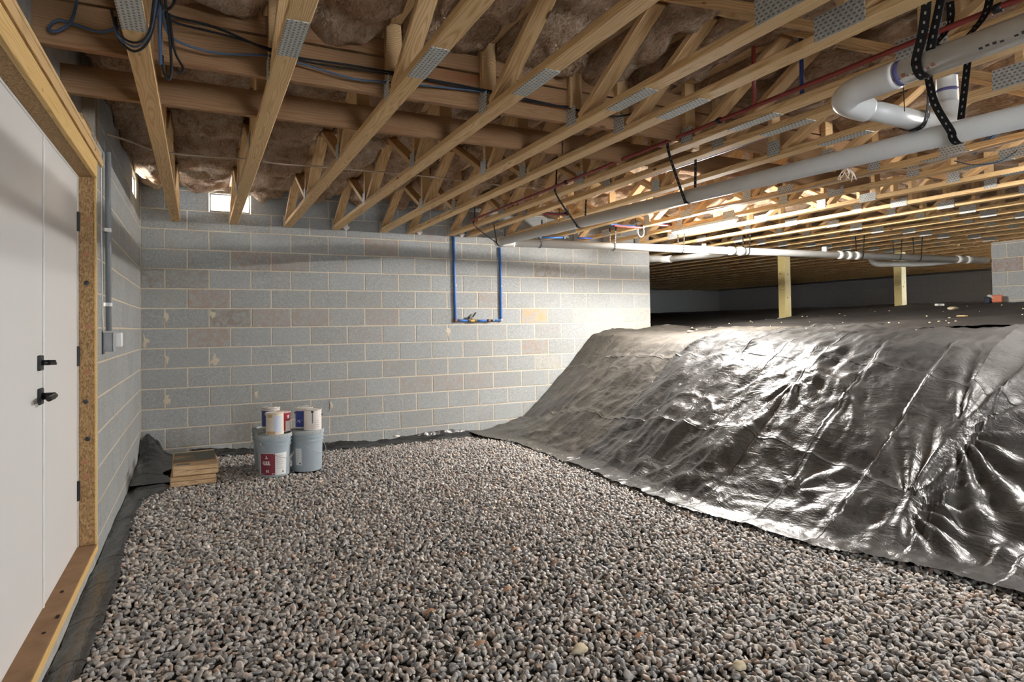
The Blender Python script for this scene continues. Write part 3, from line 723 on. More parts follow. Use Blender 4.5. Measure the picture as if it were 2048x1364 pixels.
strip('plastic_sheet', 'narrow strip of black plastic along the foot of the back wall', lambda t: ((.45+t*3.35, -.002, 0.0), (0, -1)), prof_back, 'sheet_black', 220, .016, 13)
def zbunch(X, Y):
    r = np.hypot(X*1.0, (Y)*.55)
    h = .24*np.exp(-(r/.15)**2)+.075*np.exp(-((X-.10)/.12)**2)*sst(-1.25, -.5, Y)
    f = .03*ridge(X*7+Y*2, Y*4-X*3, 3, 8)+.02*fbm(X*11, Y*8, 3, 3)
    return np.maximum(.026, h*(1+.5*fbm(X*6, Y*4, 2, 2))+f*sst(.02, .15, h)+.022)
o = grid_mesh('plastic_sheet', np.linspace(.003, .42, 50), np.linspace(-1.25, -.004, 110), zbunch, 'sheet_clean', None, lambda x, y: x < .285+.05*np.sin(y*9)+.12*sst(-.6, -.2, y))
tag(o, 'bunched up black plastic heaped in the corner behind the flooring cartons', 'plastic sheet', 'black plastic sheets')

# ------------------------------------------------------------------ drain pipes
PR = .047
def main_at(y): k = (y+6.2)/5.48; return Vector((3.415+k*.185, y, 2.081+k*.177))
def cross_at(x): k = (x-3.6)/9.9; return Vector((x, -.75-1.9*k, 2.26-.153*k))
CD = Vector((9.9, -1.9, -.153)).normalized()
dp = thing('drain_pipe', 'white plastic drain pipe run hung under the trusses with a branch and a cross run', 'pipe', tuple(main_at(-3)))
tube('main_run', [main_at(-8.0), main_at(-.80)], PR, 'pvc', dp, 28, False)
tube('elbow', [main_at(-.93), main_at(-.82), Vector((3.615, -.765, 2.259)), cross_at(3.70), cross_at(3.80)], PR+.006, 'pvc_joint', dp, 24, True, 5)
tube('cross_run', [cross_at(3.68), cross_at(10.85)], PR, 'pvc', dp, 28, False)
for x in (6.64, 6.78, 8.30, 8.44, 8.57, 10.33, 10.5):
    a = cross_at(x); tube('coupling', [a-CD*.042, a+CD*.042], PR+.008, 'pvc_joint', dp, 24, False)
tube('cleanout', [cross_at(6.25)+Vector((0, 0, .03)), cross_at(6.25)+Vector((0, 0, .075))], .026, 'pvc_joint', dp, 16, False)
tube('cleanout', [cross_at(8.05)+Vector((0, 0, .03)), cross_at(8.05)+Vector((0, 0, .10))], .034, 'pvc_joint', dp, 16, False)
tube('side_branch', [cross_at(6.62), Vector((6.62, -1.12, 2.195)), Vector((6.46, -.34, 2.20))], PR-.006, 'pvc', dp, 20, False)
tube('side_branch', [Vector((6.465, -.38, 2.20)), Vector((6.45, -.24, 2.205)), Vector((6.47, -.1, 2.23)), Vector((6.47, .3, 2.26))], PR+.003, 'pvc_joint', dp, 20, True, 4)
tube('lower_branch', [Vector((9.10, -1.55, 2.20)), Vector((9.12, -1.56, 2.13)), Vector((9.22, -1.585, 2.10)), Vector((9.42, -1.64, 2.10)), Vector((9.9, -1.80, 2.105)), Vector((10.3, -1.98, 2.14))], PR-.004, 'pvc', dp, 20, True, 6)
# upper branch coming in from the right, elbowing across to a riser above the main run
UX, UZ = 2.962, 2.25
tube('branch_run', [(UX+.025, -8.0, UZ+.01), (UX, -5.66, UZ)], PR, 'pvc', dp, 28, False)
tube('elbow', [(UX, -5.80, UZ), (UX, -5.68, UZ-.001), (UX, -5.61, UZ-.006), (UX+.022, -5.562, UZ-.02), (UX+.075, -5.56, UZ-.033), (UX+.15, -5.567, UZ-.040)], PR+.007, 'pvc_joint', dp, 26, True, 6)
tube('branch_arm', [(UX+.11, -5.563, UZ-.037), (3.47, -5.605, 2.185)], PR-.004, 'pvc', dp, 26, False)
tube('wye', [(3.42, -5.60, 2.188), (3.52, -5.61, 2.178), (3.595, -5.605, 2.185), (3.64, -5.60, 2.225), (3.652, -5.60, 2.30)], PR+.004, 'pvc_joint', dp, 24, True, 5)
tube('riser', [(3.652, -5.60, 2.28), (3.652, -5.60, 2.72)], PR-.004, 'pvc', dp, 24, False)
for y in (-5.815,): tube('primer_ring', [(UX, y-.008, UZ), (UX, y+.008, UZ)], PR+.0012, 'primer', dp, 28, False)
for z in (2.36, 2.43): tube('primer_ring', [(3.652, -5.60, z-.007), (3.652, -5.60, z+.007)], PR-.0028, 'primer', dp, 26, False)
# ink stamp and crayon scribble on the branch pipe
def pipe_mark(y0, y1, a, hgt, mat, ang_w=.10):
    V = []; n = 2
    for y in (y0, y1):
        k = (y+8.0)/2.34; cx = UX+.025-.025*k; cz = UZ+.01-.01*k
        for t in (a-ang_w, a+ang_w): V.append((cx-(PR+.0006)*math.cos(t), y, cz-(PR+.0006)*math.sin(t)))
    mobj('print_mark', V, [(0, 1, 3, 2)], mat, dp)
for k in range(14):
    y = -6.10-k*.021
    if k in (4, 9): continue
    pipe_mark(y, y-.012, R(38)+.05*math.sin(k*5), .02, 'print', .09+.03*math.sin(k*3.3))
for k in range(9): pipe_mark(-5.80-k*.018, -5.807-k*.018-.004*(k % 3), R(40)+.12*math.sin(k*2.2), .02, 'rust', .10+.06*math.sin(k*4))

# hanger straps
def strap(label, pts, wdir, wd=.024):
    o = ribbon('pipe_strap', pts, wdir, wd, .003, 'strap'); return tag(o, label, 'strap', 'black pipe hanger straps')
def around(c, axis, rr, a0, a1, n=7):
    out = []
    for i in range(n):
        a = a0+(a1-a0)*i/(n-1)
        if axis == 'y': out.append((c[0]+rr*math.cos(a), c[1], c[2]+rr*math.sin(a)))
        else: out.append((c[0], c[1]+rr*math.cos(a), c[2]+rr*math.sin(a)))
    return out
names = ['black hanger strap under the grey-looking drain pipe nearest the block wall', 'black hanger strap under the drain pipe halfway to the camera', 'black hanger strap under the drain pipe beside the boards crossing the trusses']
for nm, y in zip(names, (-.85, -2.62, -4.05)):
    c = main_at(y)
    strap(nm, [(3.243, y-.10, 2.62), (3.243, y-.09, 2.50), (3.246, y-.085, 2.40)]+around((c.x, y, c.z), 'y', PR+.003, R(205), R(335), 8)+[(c.x+PR+.006, y, c.z+.05), (c.x+PR+.016, y, 2.405)], (0, 1, 0), .022)
for j, x in enumerate((4.10, 5.02, 5.93, 6.86, 8.62, 9.25, 9.6)):
    c = cross_at(x)
    strap(f'thin black strap on the cross pipe, {ORD[j]} from its elbow', [(x, c.y-.075, 2.52), (x, c.y-PR-.004, c.z+.03)]+around(c, 'x', PR+.003, R(180), R(360), 8)+[(x, c.y+PR+.003, c.z+.04), (x, c.y+.06, 2.47)], (1, 0, 0), .018)
c = main_at(-.86); strap('black strap over the pipe elbow at the block wall', [(3.51, -.86, 2.44), (c.x-PR-.012, -.86, c.z+.03)]+around((c.x, -.86, c.z), 'y', PR+.010, R(180), R(300), 7), (0, 1, 0), .02)
bx, by, bz = UX, -5.90, UZ+.001
strap('wide black strap looped under the upper branch pipe', [(2.835, -5.99, 2.56), (2.838, -5.985, 2.42), (2.885, -5.94, 2.33)]+around((bx, by, bz), 'y', PR+.004, R(165), R(300), 7), (0, 1, 0), .034)
strap('second black strap crossing the first on the upper branch pipe', [(2.86, -6.06, 2.60), (2.87, -6.02, 2.44), (2.92, -5.95, bz+PR*.92)]+around((bx, -5.94, bz), 'y', PR+.008, R(110), R(30), 6), (0, 1, 0), .03)
strap('black strap hanging behind the upper branch pipe', [(3.245, -6.0, 2.62), (3.20, -5.99, 2.45), (3.03, -5.98, 2.30)], (0, 1, 0), .03)
strap('short black strap beside the red tube', [(3.252, -5.84, 2.58), (3.245, -5.83, 2.47), (3.03, -5.82, 2.285)], (0, 1, 0), .03)
c = main_at(-5.76)
strap('long black strap slanting down around the lower drain pipe', [(3.37, -5.66, 2.45), (3.365, -5.68, 2.36), (3.36, -5.71, 2.22)]+[(q_[0], -5.76, q_[2]) for q_ in around((c.x, -5.76, c.z), 'y', PR+.004, R(185), R(285), 6)], (0, 1, 0), .032)
strap('black strap slanting left around the branch arm', [(3.40, -5.66, 2.45), (3.41, -5.66, 2.33), (3.405, -5.655, 2.21), (3.40, -5.63, 2.152), (3.39, -5.58, 2.145), (3.385, -5.545, 2.165)], (1, 0, 0), .03)
strap('black strap hanging straight beside the riser', [(3.508, -5.78, 2.60), (3.50, -5.775, 2.45), (3.445, -5.765, 2.15)], (0, 1, 0), .03)
tube('hanging_string', [(UX, -5.82, UZ-PR), (UX+.003, -5.82, UZ-.12), (UX+.004, -5.82, UZ-.15)], .002, 'cable', None, 6); tag(COL.objects[-1], 'thin dark string dangling below the upper pipe', 'string')

# ------------------------------------------------------------------ water tubes
t = thing('red_tube', 'dark red water tube running along the trusses above the drain pipe', 'tube', (3.22, -3.6, 2.46))
tube('tube_run', [(3.20, -.95, 2.455), (3.225, -3.0, 2.465), (3.222, -5.0, 2.463), (3.225, -7.4, 2.47)], .0115, 'pex_red', t, 10, True, 6)
for y in (-1.9, -2.9, -4.6, -6.02, -6.35): tube('clip', [(3.224, y-.014, 2.464), (3.224, y+.014, 2.464)], .018, 'black_metal', t, 10, False)
tube('tube_riser', [(3.222, -4.86, 2.465), (3.225, -4.86, 2.90)], .010, 'pex_red', t, 8, False)
tube('tube_drop', [(3.205, -1.02, 2.455), (3.205, -1.02, 2.38)], .008, 'copper', t, 8, False); tube('tube_drop', [(3.205, -1.10, 2.455), (3.205, -1.10, 2.39)], .008, 'copper', t, 8, False)
t = thing('blue_tube', 'dark blue water tube sloping between two trusses over the drain pipe', 'tube', (3.72, -3, 2.5))
tube('tube_run', [(3.626, -1.85, 2.465), (3.626, -2.4, 2.45), (3.626, -3.0, 2.440), (3.626, -3.6, 2.430), (3.628, -4.2, 2.428), (3.63, -4.9, 2.44)], .0135, 'pex_blue2', t, 10)
tube('tube_riser', [(3.385, -5.03, 2.46), (3.39, -5.03, 2.90)], .011, 'pex_blue2', t, 8, False)
for j, (x0, x1, y, z, wv) in enumerate(((3.61, 4.02, -1.60, 2.465, 0), (4.65, 5.08, -1.52, 2.40, 0), (5.20, 5.55, -1.44, 2.465, 0))):
    t = thing('crossing_tubes', f'red and blue tube pair crossing the bay at the {["left", "middle", "right"][j]} above the cross pipe', 'tube', ((x0+x1)/2, y, z), 'red and blue tube pairs')
    tube('blue_line', [(x0, y+.02, z+.012), ((x0+x1)/2, y+.03, z+.006), (x1, y+.02, z+.014)], .011, 'pex_blue', t, 8)
    tube('red_line', [(x0, y-.03, z-.008), ((x0+x1)/2, y-.035, z-.014), (x1, y-.03, z-.004)], .011, 'pex_red', t, 8)
    if j < 2: tube('hanger_wire', [(x1-.10, y, z+.15), (x1-.10, y-.02, z-.02), (x1-.10, y-.02, z-.12)], .003, 'cable', t, 6)
    boxc('clip', (x1-.02, y, z+.006), (.02, .09, .03), 'black_metal', t)
t = thing('blue_stub', 'short blue tube tucked above the cross pipe near its elbow', 'tube', (4.45, -.42, 2.40)); tube('tube_run', [(4.34, -.40, 2.395), (4.68, -.47, 2.40)], .012, 'pex_blue', t, 8, False)
boxc('clip', (4.35, -.40, 2.398), (.02, .04, .035), 'black_metal', t); boxc('clip', (4.67, -.468, 2.40), (.02, .04, .035), 'black_metal', t)
t = thing('blue_stub', 'short blue tube lying above the middle of the cross pipe', 'tube', (4.95, -.5, 2.41)); tube('tube_run', [(4.85, -.50, 2.40), (5.06, -.52, 2.405)], .012, 'pex_blue2', t, 8, False)
# shut-off loop on the back wall
t = thing('water_loop', 'blue water tube loop with brass shut-off valve on the block wall', 'tube', (3.66, -.02, 1.36))
yl = -.022
tube('tube_run', [(3.348, yl, 2.44), (3.352, yl, 2.0), (3.362, yl, 1.40), (3.364, yl, 1.372)], .0155, 'pex_blue', t, 12, False)
tube('tube_run', [(3.976, yl, 2.30), (3.985, yl, 1.9), (3.984, yl, 1.40), (3.98, yl, 1.372)], .0155, 'pex_blue', t, 12, False)
tube('tube_run', [(3.364, yl, 1.372), (3.53, yl, 1.366)], .0135, 'pex_blue', t, 12, False); tube('tube_run', [(3.64, yl, 1.364), (3.78, yl, 1.364)], .0135, 'pex_blue', t, 12, False)
tube('tube_run', [(3.84, yl, 1.366), (3.98, yl, 1.372)], .011, 'pex_blue', t, 12, False)
v = boxc('valve_body', (3.585, yl, 1.366), (.07, .036, .042), 'brass', t, None, .010)
tube('valve_nut', [(3.53, yl, 1.366), (3.555, yl, 1.366)], .021, 'brass', v, 6, False, sm=False); tube('valve_nut', [(3.615, yl, 1.365), (3.645, yl, 1.365)], .021, 'brass', v, 6, False, sm=False)
tube('valve_stem', [(3.575, yl-.01, 1.385), (3.57, yl-.02, 1.42)], .010, 'steel', v, 8, False)
boxc('valve_handle', (3.60, yl-.022, 1.438), (.075, .022, .012), 'cable', v, (0, R(-52), 0)); boxc('drain_cap', (3.535, yl-.015, 1.405), (.03, .03, .03), 'black_metal', v, (0, R(20), 0), .006)
tube('crimp_ring', [(3.79, yl, 1.364), (3.83, yl, 1.365)], .019, 'copper', t, 12, False); tube('crimp_ring', [(3.86, yl, 1.367), (3.885, yl, 1.368)], .014, 'steel', t, 12, False)
for x, y0 in ((3.364, 1.372), (3.982, 1.372)): boxc('elbow', (x, yl, y0), (.04, .036, .04), 'copper' if x < 3.5 else 'steel', t, None, .010)
for x in (3.358, 3.985):
    ribbon('wall_clip', [(x-.026, -.002, 1.803), (x-.018, -.012, 1.803), (x, -.041, 1.803), (x+.018, -.012, 1.803), (x+.034, -.002, 1.803)], (0, 0, 1), .018, .002, 'steel', t)

# ------------------------------------------------------------------ electrical
t = thing('conduit', 'grey conduit running down to a switch box on the side wall', 'conduit', (.03, -2.74, 1.2))
tube('pipe', [(.028, -2.72, 1.30), (.028, -2.735, 1.9), (.028, -2.745, 2.40)], .0165, 'conduit', t, 14, False)
boxc('box_body', (.028, -2.735, 1.232), (.056, .105, .115), 'box_grey', t, None, .004)
boxc('cover_plate', (.058, -2.735, 1.232), (.004, .112, .118), 'box_grey', t, None, .001)
boxc('outlet_face', (.05, -2.66, 1.245), (.09, .035, .09), 'white', t, None, .006); boxc('back_plate', (.004, -2.77, 1.23), (.008, .07, .14), 'black_metal', t)
for z in (1.92, 1.462):
    ribbon('conduit_clamp', [(.003, -2.79, z), (.012, -2.765, z), (.047, -2.743, z), (.012, -2.72, z), (.003, -2.695, z)], (0, 0, 1), .022, .003, 'steel', t)
tube('thin_wire', [(.006, -2.86, 2.35), (.006, -2.85, 1.8), (.008, -2.80, 1.29)], .004, 'cable_white', t, 6)
o = tube('tan_cable', [(.02, -2.72, 2.52), (.12, -2.50, 2.548), (.275, -2.38, 2.53), (.55, -2.37, 2.525), (.81, -2.36, 2.535), (1.1, -2.345, 2.53), (1.40, -2.335, 2.54), (2.2, -2.335, 2.545), (2.8, -2.29, 2.54), (3.40, -2.25, 2.555)], .006, 'cable_tan', None, 6)
tag(o, 'thin tan cable strung across the first trusses', 'cable')
CBL = [('upper black cable strung along the stacked crossing boards', [(.36, -4.42, 2.66), (.41, -4.37, 2.606), (.595, -4.33, 2.603), (.824, -4.30, 2.553), (.95, -4.30, 2.544), (1.174, -4.30, 2.549), (1.415, -4.29, 2.553), (1.953, -4.29, 2.539), (2.511, -4.29, 2.513), (2.70, -4.33, 2.50), (2.84, -4.35, 2.545), (2.86, -4.34, 2.60)], 'cable', .007),
       ('lower black cable beside it on the crossing boards', [(.39, -4.42, 2.62), (.433, -4.37, 2.579), (.629, -4.33, 2.577), (.824, -4.30, 2.562), (1.0, -4.295, 2.532), (1.3, -4.29, 2.54), (1.6, -4.285, 2.545), (2.2, -4.285, 2.522), (2.4, -4.285, 2.53)], 'cable', .006),
       ('slack blue-grey cable drooping along the crossing boards', [(.40, -4.45, 2.58), (.432, -4.36, 2.514), (.595, -4.32, 2.496), (.81, -4.30, 2.53), (.942, -4.30, 2.52), (1.173, -4.30, 2.488), (1.338, -4.29, 2.498), (1.7, -4.285, 2.525), (2.0, -4.285, 2.535)], 'cable_blue', .007),
       ('blue-grey cable looping on the boards beside the door wall', [(.118, -4.40, 2.68), (.105, -4.37, 2.601), (.076, -4.32, 2.525), (.025, -4.30, 2.486), (0.0, -4.29, 2.499), (.028, -4.285, 2.538), (.073, -4.285, 2.535), (.151, -4.285, 2.519), (.195, -4.285, 2.527), (.26, -4.30, 2.566), (.30, -4.34, 2.60)], 'cable_blue', .008),
       ('black cable wrapped under the first truss', [(.245, -4.63, 2.47), (.258, -4.60, 2.415), (.278, -4.56, 2.398), (.31, -4.54, 2.396), (.345, -4.58, 2.398), (.372, -4.68, 2.405), (.385, -4.74, 2.46), (.39, -4.70, 2.56)], 'cable', .006),
       ('second black cable wrapped under the first truss', [(.25, -4.55, 2.48), (.256, -4.52, 2.415), (.275, -4.49, 2.397), (.305, -4.46, 2.394), (.343, -4.52, 2.396), (.372, -4.63, 2.404), (.388, -4.68, 2.46), (.40, -4.64, 2.57)], 'cable', .007),
       ('blue cable wrapped under the first truss', [(.244, -4.58, 2.475), (.254, -4.555, 2.414), (.276, -4.525, 2.3985), (.308, -4.50, 2.396), (.342, -4.55, 2.3975), (.372, -4.66, 2.406), (.39, -4.70, 2.48), (.398, -4.66, 2.57)], 'cable_blue', .006),
       ('blue cable hanging straight down beside the first truss', [(.40, -4.62, 2.60), (.397, -4.56, 2.485), (.398, -4.55, 2.40), (.400, -4.55, 2.322)], 'cable_blue', .010),
       ('black cable hanging in a long narrow loop beside the first truss', [(.41, -4.60, 2.62), (.424, -4.56, 2.494), (.432, -4.55, 2.40), (.435, -4.55, 2.307), (.426, -4.55, 2.268), (.408, -4.55, 2.30), (.405, -4.55, 2.36)], 'cable', .007),
       ('black cable hanging in a short side loop', [(.43, -4.57, 2.52), (.445, -4.55, 2.392), (.470, -4.55, 2.335), (.478, -4.55, 2.315), (.463, -4.55, 2.301), (.45, -4.55, 2.318)], 'cable', .006),
       ('black cable tangled above the hanging loops', [(.36, -4.86, 2.70), (.385, -4.72, 2.60), (.40, -4.62, 2.545), (.425, -4.58, 2.53), (.45, -4.60, 2.58), (.44, -4.75, 2.68)], 'cable', .007)]
for lab, pts, m, r in CBL: tag(tube('electric_cable', pts, r*.75, m, None, 8), lab, 'cable', 'cables on the crossing boards')
o = tube('cable_ring', [(5.12+.045*math.cos(a), -1.44, 2.365+.06*math.sin(a)) for a in np.linspace(0, 2*math.pi, 13)], .005, 'cable_white', None, 6); tag(o, 'loop of white cable hanging by the tube lamp', 'cable')
t = thing('string_tuft', 'tuft of white strands hanging from a truss above the drain pipe', 'string', (4.78, -4.28, 2.38))
for k in range(8):
    a = k*2.4; tube('strand', [(4.78+.01*math.cos(a), -4.28+.01*math.sin(a), 2.41), (4.78+.03*math.cos(a), -4.28+.05*math.sin(a), 2.375), (4.78+.035*math.cos(a+.5), -4.28+.07*math.sin(a+.4), 2.34-.012*(k % 3))], .003, 'cable_white', t, 5)
o = tube('cable_coil', [(5.3+.05*math.cos(a)+.02*a/6, -4.93+.10*math.cos(a*1.0+1), 2.50+.06*math.sin(a)) for a in np.linspace(0, 4*math.pi, 26)], .006, 'cable_blue', None, 6); tag(o, 'small coil of blue-grey wire between the right-hand trusses', 'cable')
o = tube('loose_wire', [(5.55, -4.6, 2.47), (5.50, -4.75, 2.40), (5.53, -4.9, 2.39), (5.56, -5.0, 2.45)], .004, 'cable_blue', None, 6); tag(o, 'thin wire end drooping from a right-hand truss', 'wire')
o = tube('white_cable', [(5.02, -2.4, 2.43), (5.04, -3.3, 2.402), (5.05, -4.1, 2.40), (5.04, -4.45, 2.385), (5.06, -4.6, 2.36), (5.08, -4.9, 2.39), (5.06, -5.4, 2.40), (5.05, -6.5, 2.402)], .008, 'cable_tan', None, 6); tag(o, 'pale cable stapled along the underside of a right-hand truss', 'cable')

# LED strip lamps under the twelfth truss
def lamp(label, x, y0, y1, mat='led'):
    t = thing('strip_lamp', label, 'lamp', (x, (y0+y1)/2, ZB), 'strip lamps')
    boxb('housing', x-.038, x+.038, y0, y1, ZB-.034, ZB-.0015, 'white', t, .004)
    V = []; n = 8
    for y in (y0+.02, y1-.02):
        for k in range(n+1):
            a = math.pi+math.pi*k/n; V.append((x+.026*math.cos(a), y, ZB-.034+.026*math.sin(a)))
    Fs = [(k, k+1, n+2+k, n+1+k) for k in range(n)]+[tuple(range(n, -1, -1)), tuple(range(n+1, 2*n+2))]
    mobj('diffuser', V, Fs, mat, t, smooth=False)
lamp('glowing white strip lamp under the twelfth truss from the door wall', TX[11]+TW/2, -2.42, -1.44)
lamp('glowing white strip lamp under the same truss, out of view to the right', TX[11]+TW/2, -6.5, -5.3, 'led_dim')

# ------------------------------------------------------------------ posts in the dark
for lab, x, y, s in (('treated timber post standing on the plastic under the cross pipe', 8.93, -.20, .135), ('treated timber post farther off beside the pipe elbow', 10.85, -.86, .13)):
    zg = float(mound(np.array(x), np.array(min(y, 0))))+.0
    t = thing('timber_post', lab, 'post', (x, y, zg), 'treated timber posts')
    boxc('shaft', (x, y, (zg+ZB)/2), (s, s, ZB-zg-.002), 'pt_post', t, None, .006)
    t.children[0].data = t.children[0].data.copy()
    boxc('base_plate', (x, y, zg+.025), (s+.03, s+.03, .012), 'concrete', t)
    for z in (.35, .72): lathe('knot', [(.012, 0), (.004, .002)], (0, 0, 0), 'drip', t, 8, False).location = (-.03+.04*z, -s/2-.0005, z)
    for ch in t.children:
        if ch.name.startswith('knot'): ch.rotation_euler = (R(90), 0, 0)

# ------------------------------------------------------------------ pails, cans, cartons
def pail(label, x, y, z, aface, bail_a):
    t = thing('paint_pail', label, 'pail', (x, y, z), 'five-gallon grey pails'); c = (x, y, z)
    def rf(h): return .128+.014*h/.36
    lathe('body', [(.120, 0), (.128, .006), (rf(.27), .27), (.148, .272), (.148, .280), (.141, .282), (.142, .305), (.150, .307), (.150, .316), (.1425, .318), (.143, .345)], c, 'bucket', t, 36)
    l = lathe('lid', [(.146, .338), (.153, .339), (.154, .352), (.152, .368), (.147, .371), (.142, .370), (.140, .358), (.02, .357)], c, 'bucket_lid', t, 36)
    for k in range(12):
        a = k*math.pi/6+.2; boxc('lid_tab', (x+.1535*math.cos(a), y+.1535*math.sin(a), z+.352), (.004, .006, .022), 'bucket', l, (0, 0, a), .001)
    pts = []
    for k in range(13):
        f = k/12*math.pi; lat = math.cos(f)*.150; drop = math.sin(f)
        ca, sa = math.cos(bail_a), math.sin(bail_a)
        outw = .014*drop+ (math.sqrt(max(0, .150**2-lat**2)))*1.0
        pts.append((x+ca*(outw+.006)-sa*lat*1.02, y+sa*(outw+.006)+ca*lat*1.02, z+.30-.135*drop))
    b = tube('bail', pts, .0026, 'steel', t, 6, True, 3)
    for sgn in (-1, 1): boxc('bail_ear', (x-math.sin(bail_a)*.147*sgn, y+math.cos(bail_a)*.147*sgn, z+.298), (.018, .018, .026), 'bucket_lid', t, (0, 0, bail_a), .003)
    return t, rf
AF = R(-95.5)
pf = (1.118, -1.32, .006)
t, rf = pail('grey pail with a maroon label standing in front of the cartons', *pf, AF, R(-52))
lb = patch('label', pf, rf, AF-R(60), AF+R(47), .022, .212, 'white_label', t, .0012, 16)
mp = patch('maroon_panel', pf, lambda z: rf(z)+.0014, AF-R(54), AF+R(3), .024, .210, 'maroon', lb, .0010, 12)
lb2 = lambda z: rf(z)+.0028
def letters(par, c, rfun, a, z, h, widths, gap, mat='white_label'):
    for wd in widths:
        if wd > 0: patch('print_mark', c, rfun, R(a), R(a+wd), z, z+h, mat, par, .0006, 2)
        a += abs(wd)+gap
A0 = -95.5
# flame emblem, heavy word line, small lines
letters(mp, pf, lb2, A0-29, .176, .018, (3,), 1); letters(mp, pf, lb2, A0-32, .166, .010, (9,), 1)
letters(mp, pf, lb2, A0-43, .122, .024, (4, 3, 6, 6), 2.4); letters(mp, pf, lb2, A0-40, .112, .010, (26, ), 2)
letters(mp, pf, lb2, A0-30, .048, .022, (4, 4), 2); letters(mp, pf, lb2, A0-48, .030, .008, (4, 3), 3); letters(mp, pf, lb2, A0-8, .030, .010, (3, 4), 2)
wl2 = lambda z: rf(z)+.0014
for j in range(7): letters(lb, pf, wl2, A0+7, .185-.018*j, .004, (8, 6, 7-(j % 3)*2), 2, 'box_grey')
letters(lb, pf, wl2, A0+30, .04, .014, (5,), 1, 'print')
pr = (1.408, -1.25, .006)
t, rf = pail('blue-grey pail with a narrow white label, right of the maroon-labelled one', *pr, AF, R(-40))
lb = patch('label', pr, rf, R(-97-46), R(-97-22), .065, .215, 'white_label', t, .0012, 8)
for j in range(8): letters(lb, pr, lambda z: rf(z)+.0014, -97-43, .20-.016*j, .004, (6, 5, 4), 1.5, 'box_grey')
letters(lb, pr, lambda z: rf(z)+.0014, -97-31, .075, .012, (6,), 1, 'print')
pbk = (1.11, -.965, .004)
t, rf = pail('grey pail standing behind the maroon-labelled one by the wall', *pbk, AF, R(-150))
def can(label, x, y, z, body, lid='steel', rr=.078, hh=.185):
    t = thing('paint_can', label, 'can', (x, y, z), 'one-gallon paint cans'); c = (x, y, z)
    lathe('body', [(rr-.003, 0), (rr, .001), (rr, .006), (rr-.002, .008), (rr-.002, hh-.010), (rr+.001, hh-.007), (rr+.002, hh), (rr-.004, hh)], c, body, t, 30)
    lathe('lid', [(rr-.004, hh-.006), (rr-.006, hh+.002), (rr-.014, hh+.001), (rr-.017, hh-.005), (.01, hh-.005)], c, lid, t, 30)
    return t, (lambda h: rr-.002), c
zt = .006+.358; zl = .371+.006
t, rf, c = can('cream paint can with tan smear on the maroon-labelled pail', 1.118, -1.392, zl, 'cream', 'white_can', .076, .19)
patch('label', c, rf, R(A0-8), R(A0+45), .02, .165, 'paleblue', t, .0008, 10); patch('paint_smear', c, rf, R(A0-60), R(A0+2), .006, .032, 'tan_paint', t, .0010, 8); patch('paint_smear', c, rf, R(A0-50), R(A0-15), .150, .176, 'tan_paint', t, .0010, 6)
t, rf, c = can('red and white paint can tucked behind the cream one', 1.19, -1.248, zl, 'white_can', 'red_label', .076, .175)
patch('label', c, rf, R(A0-20), R(A0+80), .095, .168, 'red_label', t, .0008, 12); patch('label_stripe', c, rf, R(A0+8), R(A0+26), .004, .095, 'red_label', t, .0008, 4)
patch('emblem', c, lambda z: rf(z)+.001, R(A0+40), R(A0+58), .115, .145, 'white_label', t, .0006, 4)
t, rf, c = can('blue and white paint can on the rear pail', 1.125, -.975, .371+.004, 'white_can', 'steel', .082, .19)
patch('label', c, rf, R(A0-90), R(A0+20), .02, .165, 'blue_label', t, .0008, 14); patch('label_band', c, rf, R(A0-40), R(A0+70), .125, .150, 'white_label', t, .0012, 10)
tube('bail', [(c[0]-.084, c[1], c[2]+.165), (c[0]-.03, c[1]-.06, c[2]+.20), (c[0]+.05, c[1]-.055, c[2]+.195), (c[0]+.084, c[1], c[2]+.165)], .0022, 'steel', t, 6)
t, rf, c = can('blue-labelled paint can at the back of the right-hand pail', 1.40, -1.138, zl, 'white_can', 'steel', .079, .185)
patch('label', c, rf, R(A0-80), R(A0+10), .012, .160, 'blue_label', t, .0008, 14); boxc('bail_ear', (c[0]-.081, c[1], c[2]+.14), (.012, .016, .016), 'black_metal', t, None, .003)
tube('bail', [(c[0]-.081, c[1], c[2]+.14), (c[0]-.02, c[1]-.02, c[2]+.195), (c[0]+.05, c[1]+.03, c[2]+.195), (c[0]+.08, c[1]+.01, c[2]+.14)], .0022, 'steel', t, 6)
for k in range(6): patch('print_mark', c, lambda z: rf(z)+.001, R(A0-58+k*8), R(A0-54+k*8), .05+.012*(k % 3), .06+.02*(k % 2), 'paleblue', t, .0005, 2)
t, rf, c = can('white paint can with a dark drip at the front of the right-hand pail', 1.452, -1.308, zl, 'white_can', 'lid_dirty', .079, .185)
patch('paint_drip', c, rf, R(A0-7), R(A0-2), .065, .178, 'drip', t, .0016, 3); patch('paint_drip', c, rf, R(A0-13), R(A0+3), .158, .178, 'drip', t, .0014, 5)
boxc('bail_ear', (c[0]+.081, c[1], c[2]+.13), (.012, .016, .016), 'black_metal', t, None, .003)
for j in range(4): letters(t, c, rf, A0+10, .085-.018*j, .004, (9, 7, 10), 2, 'box_grey')
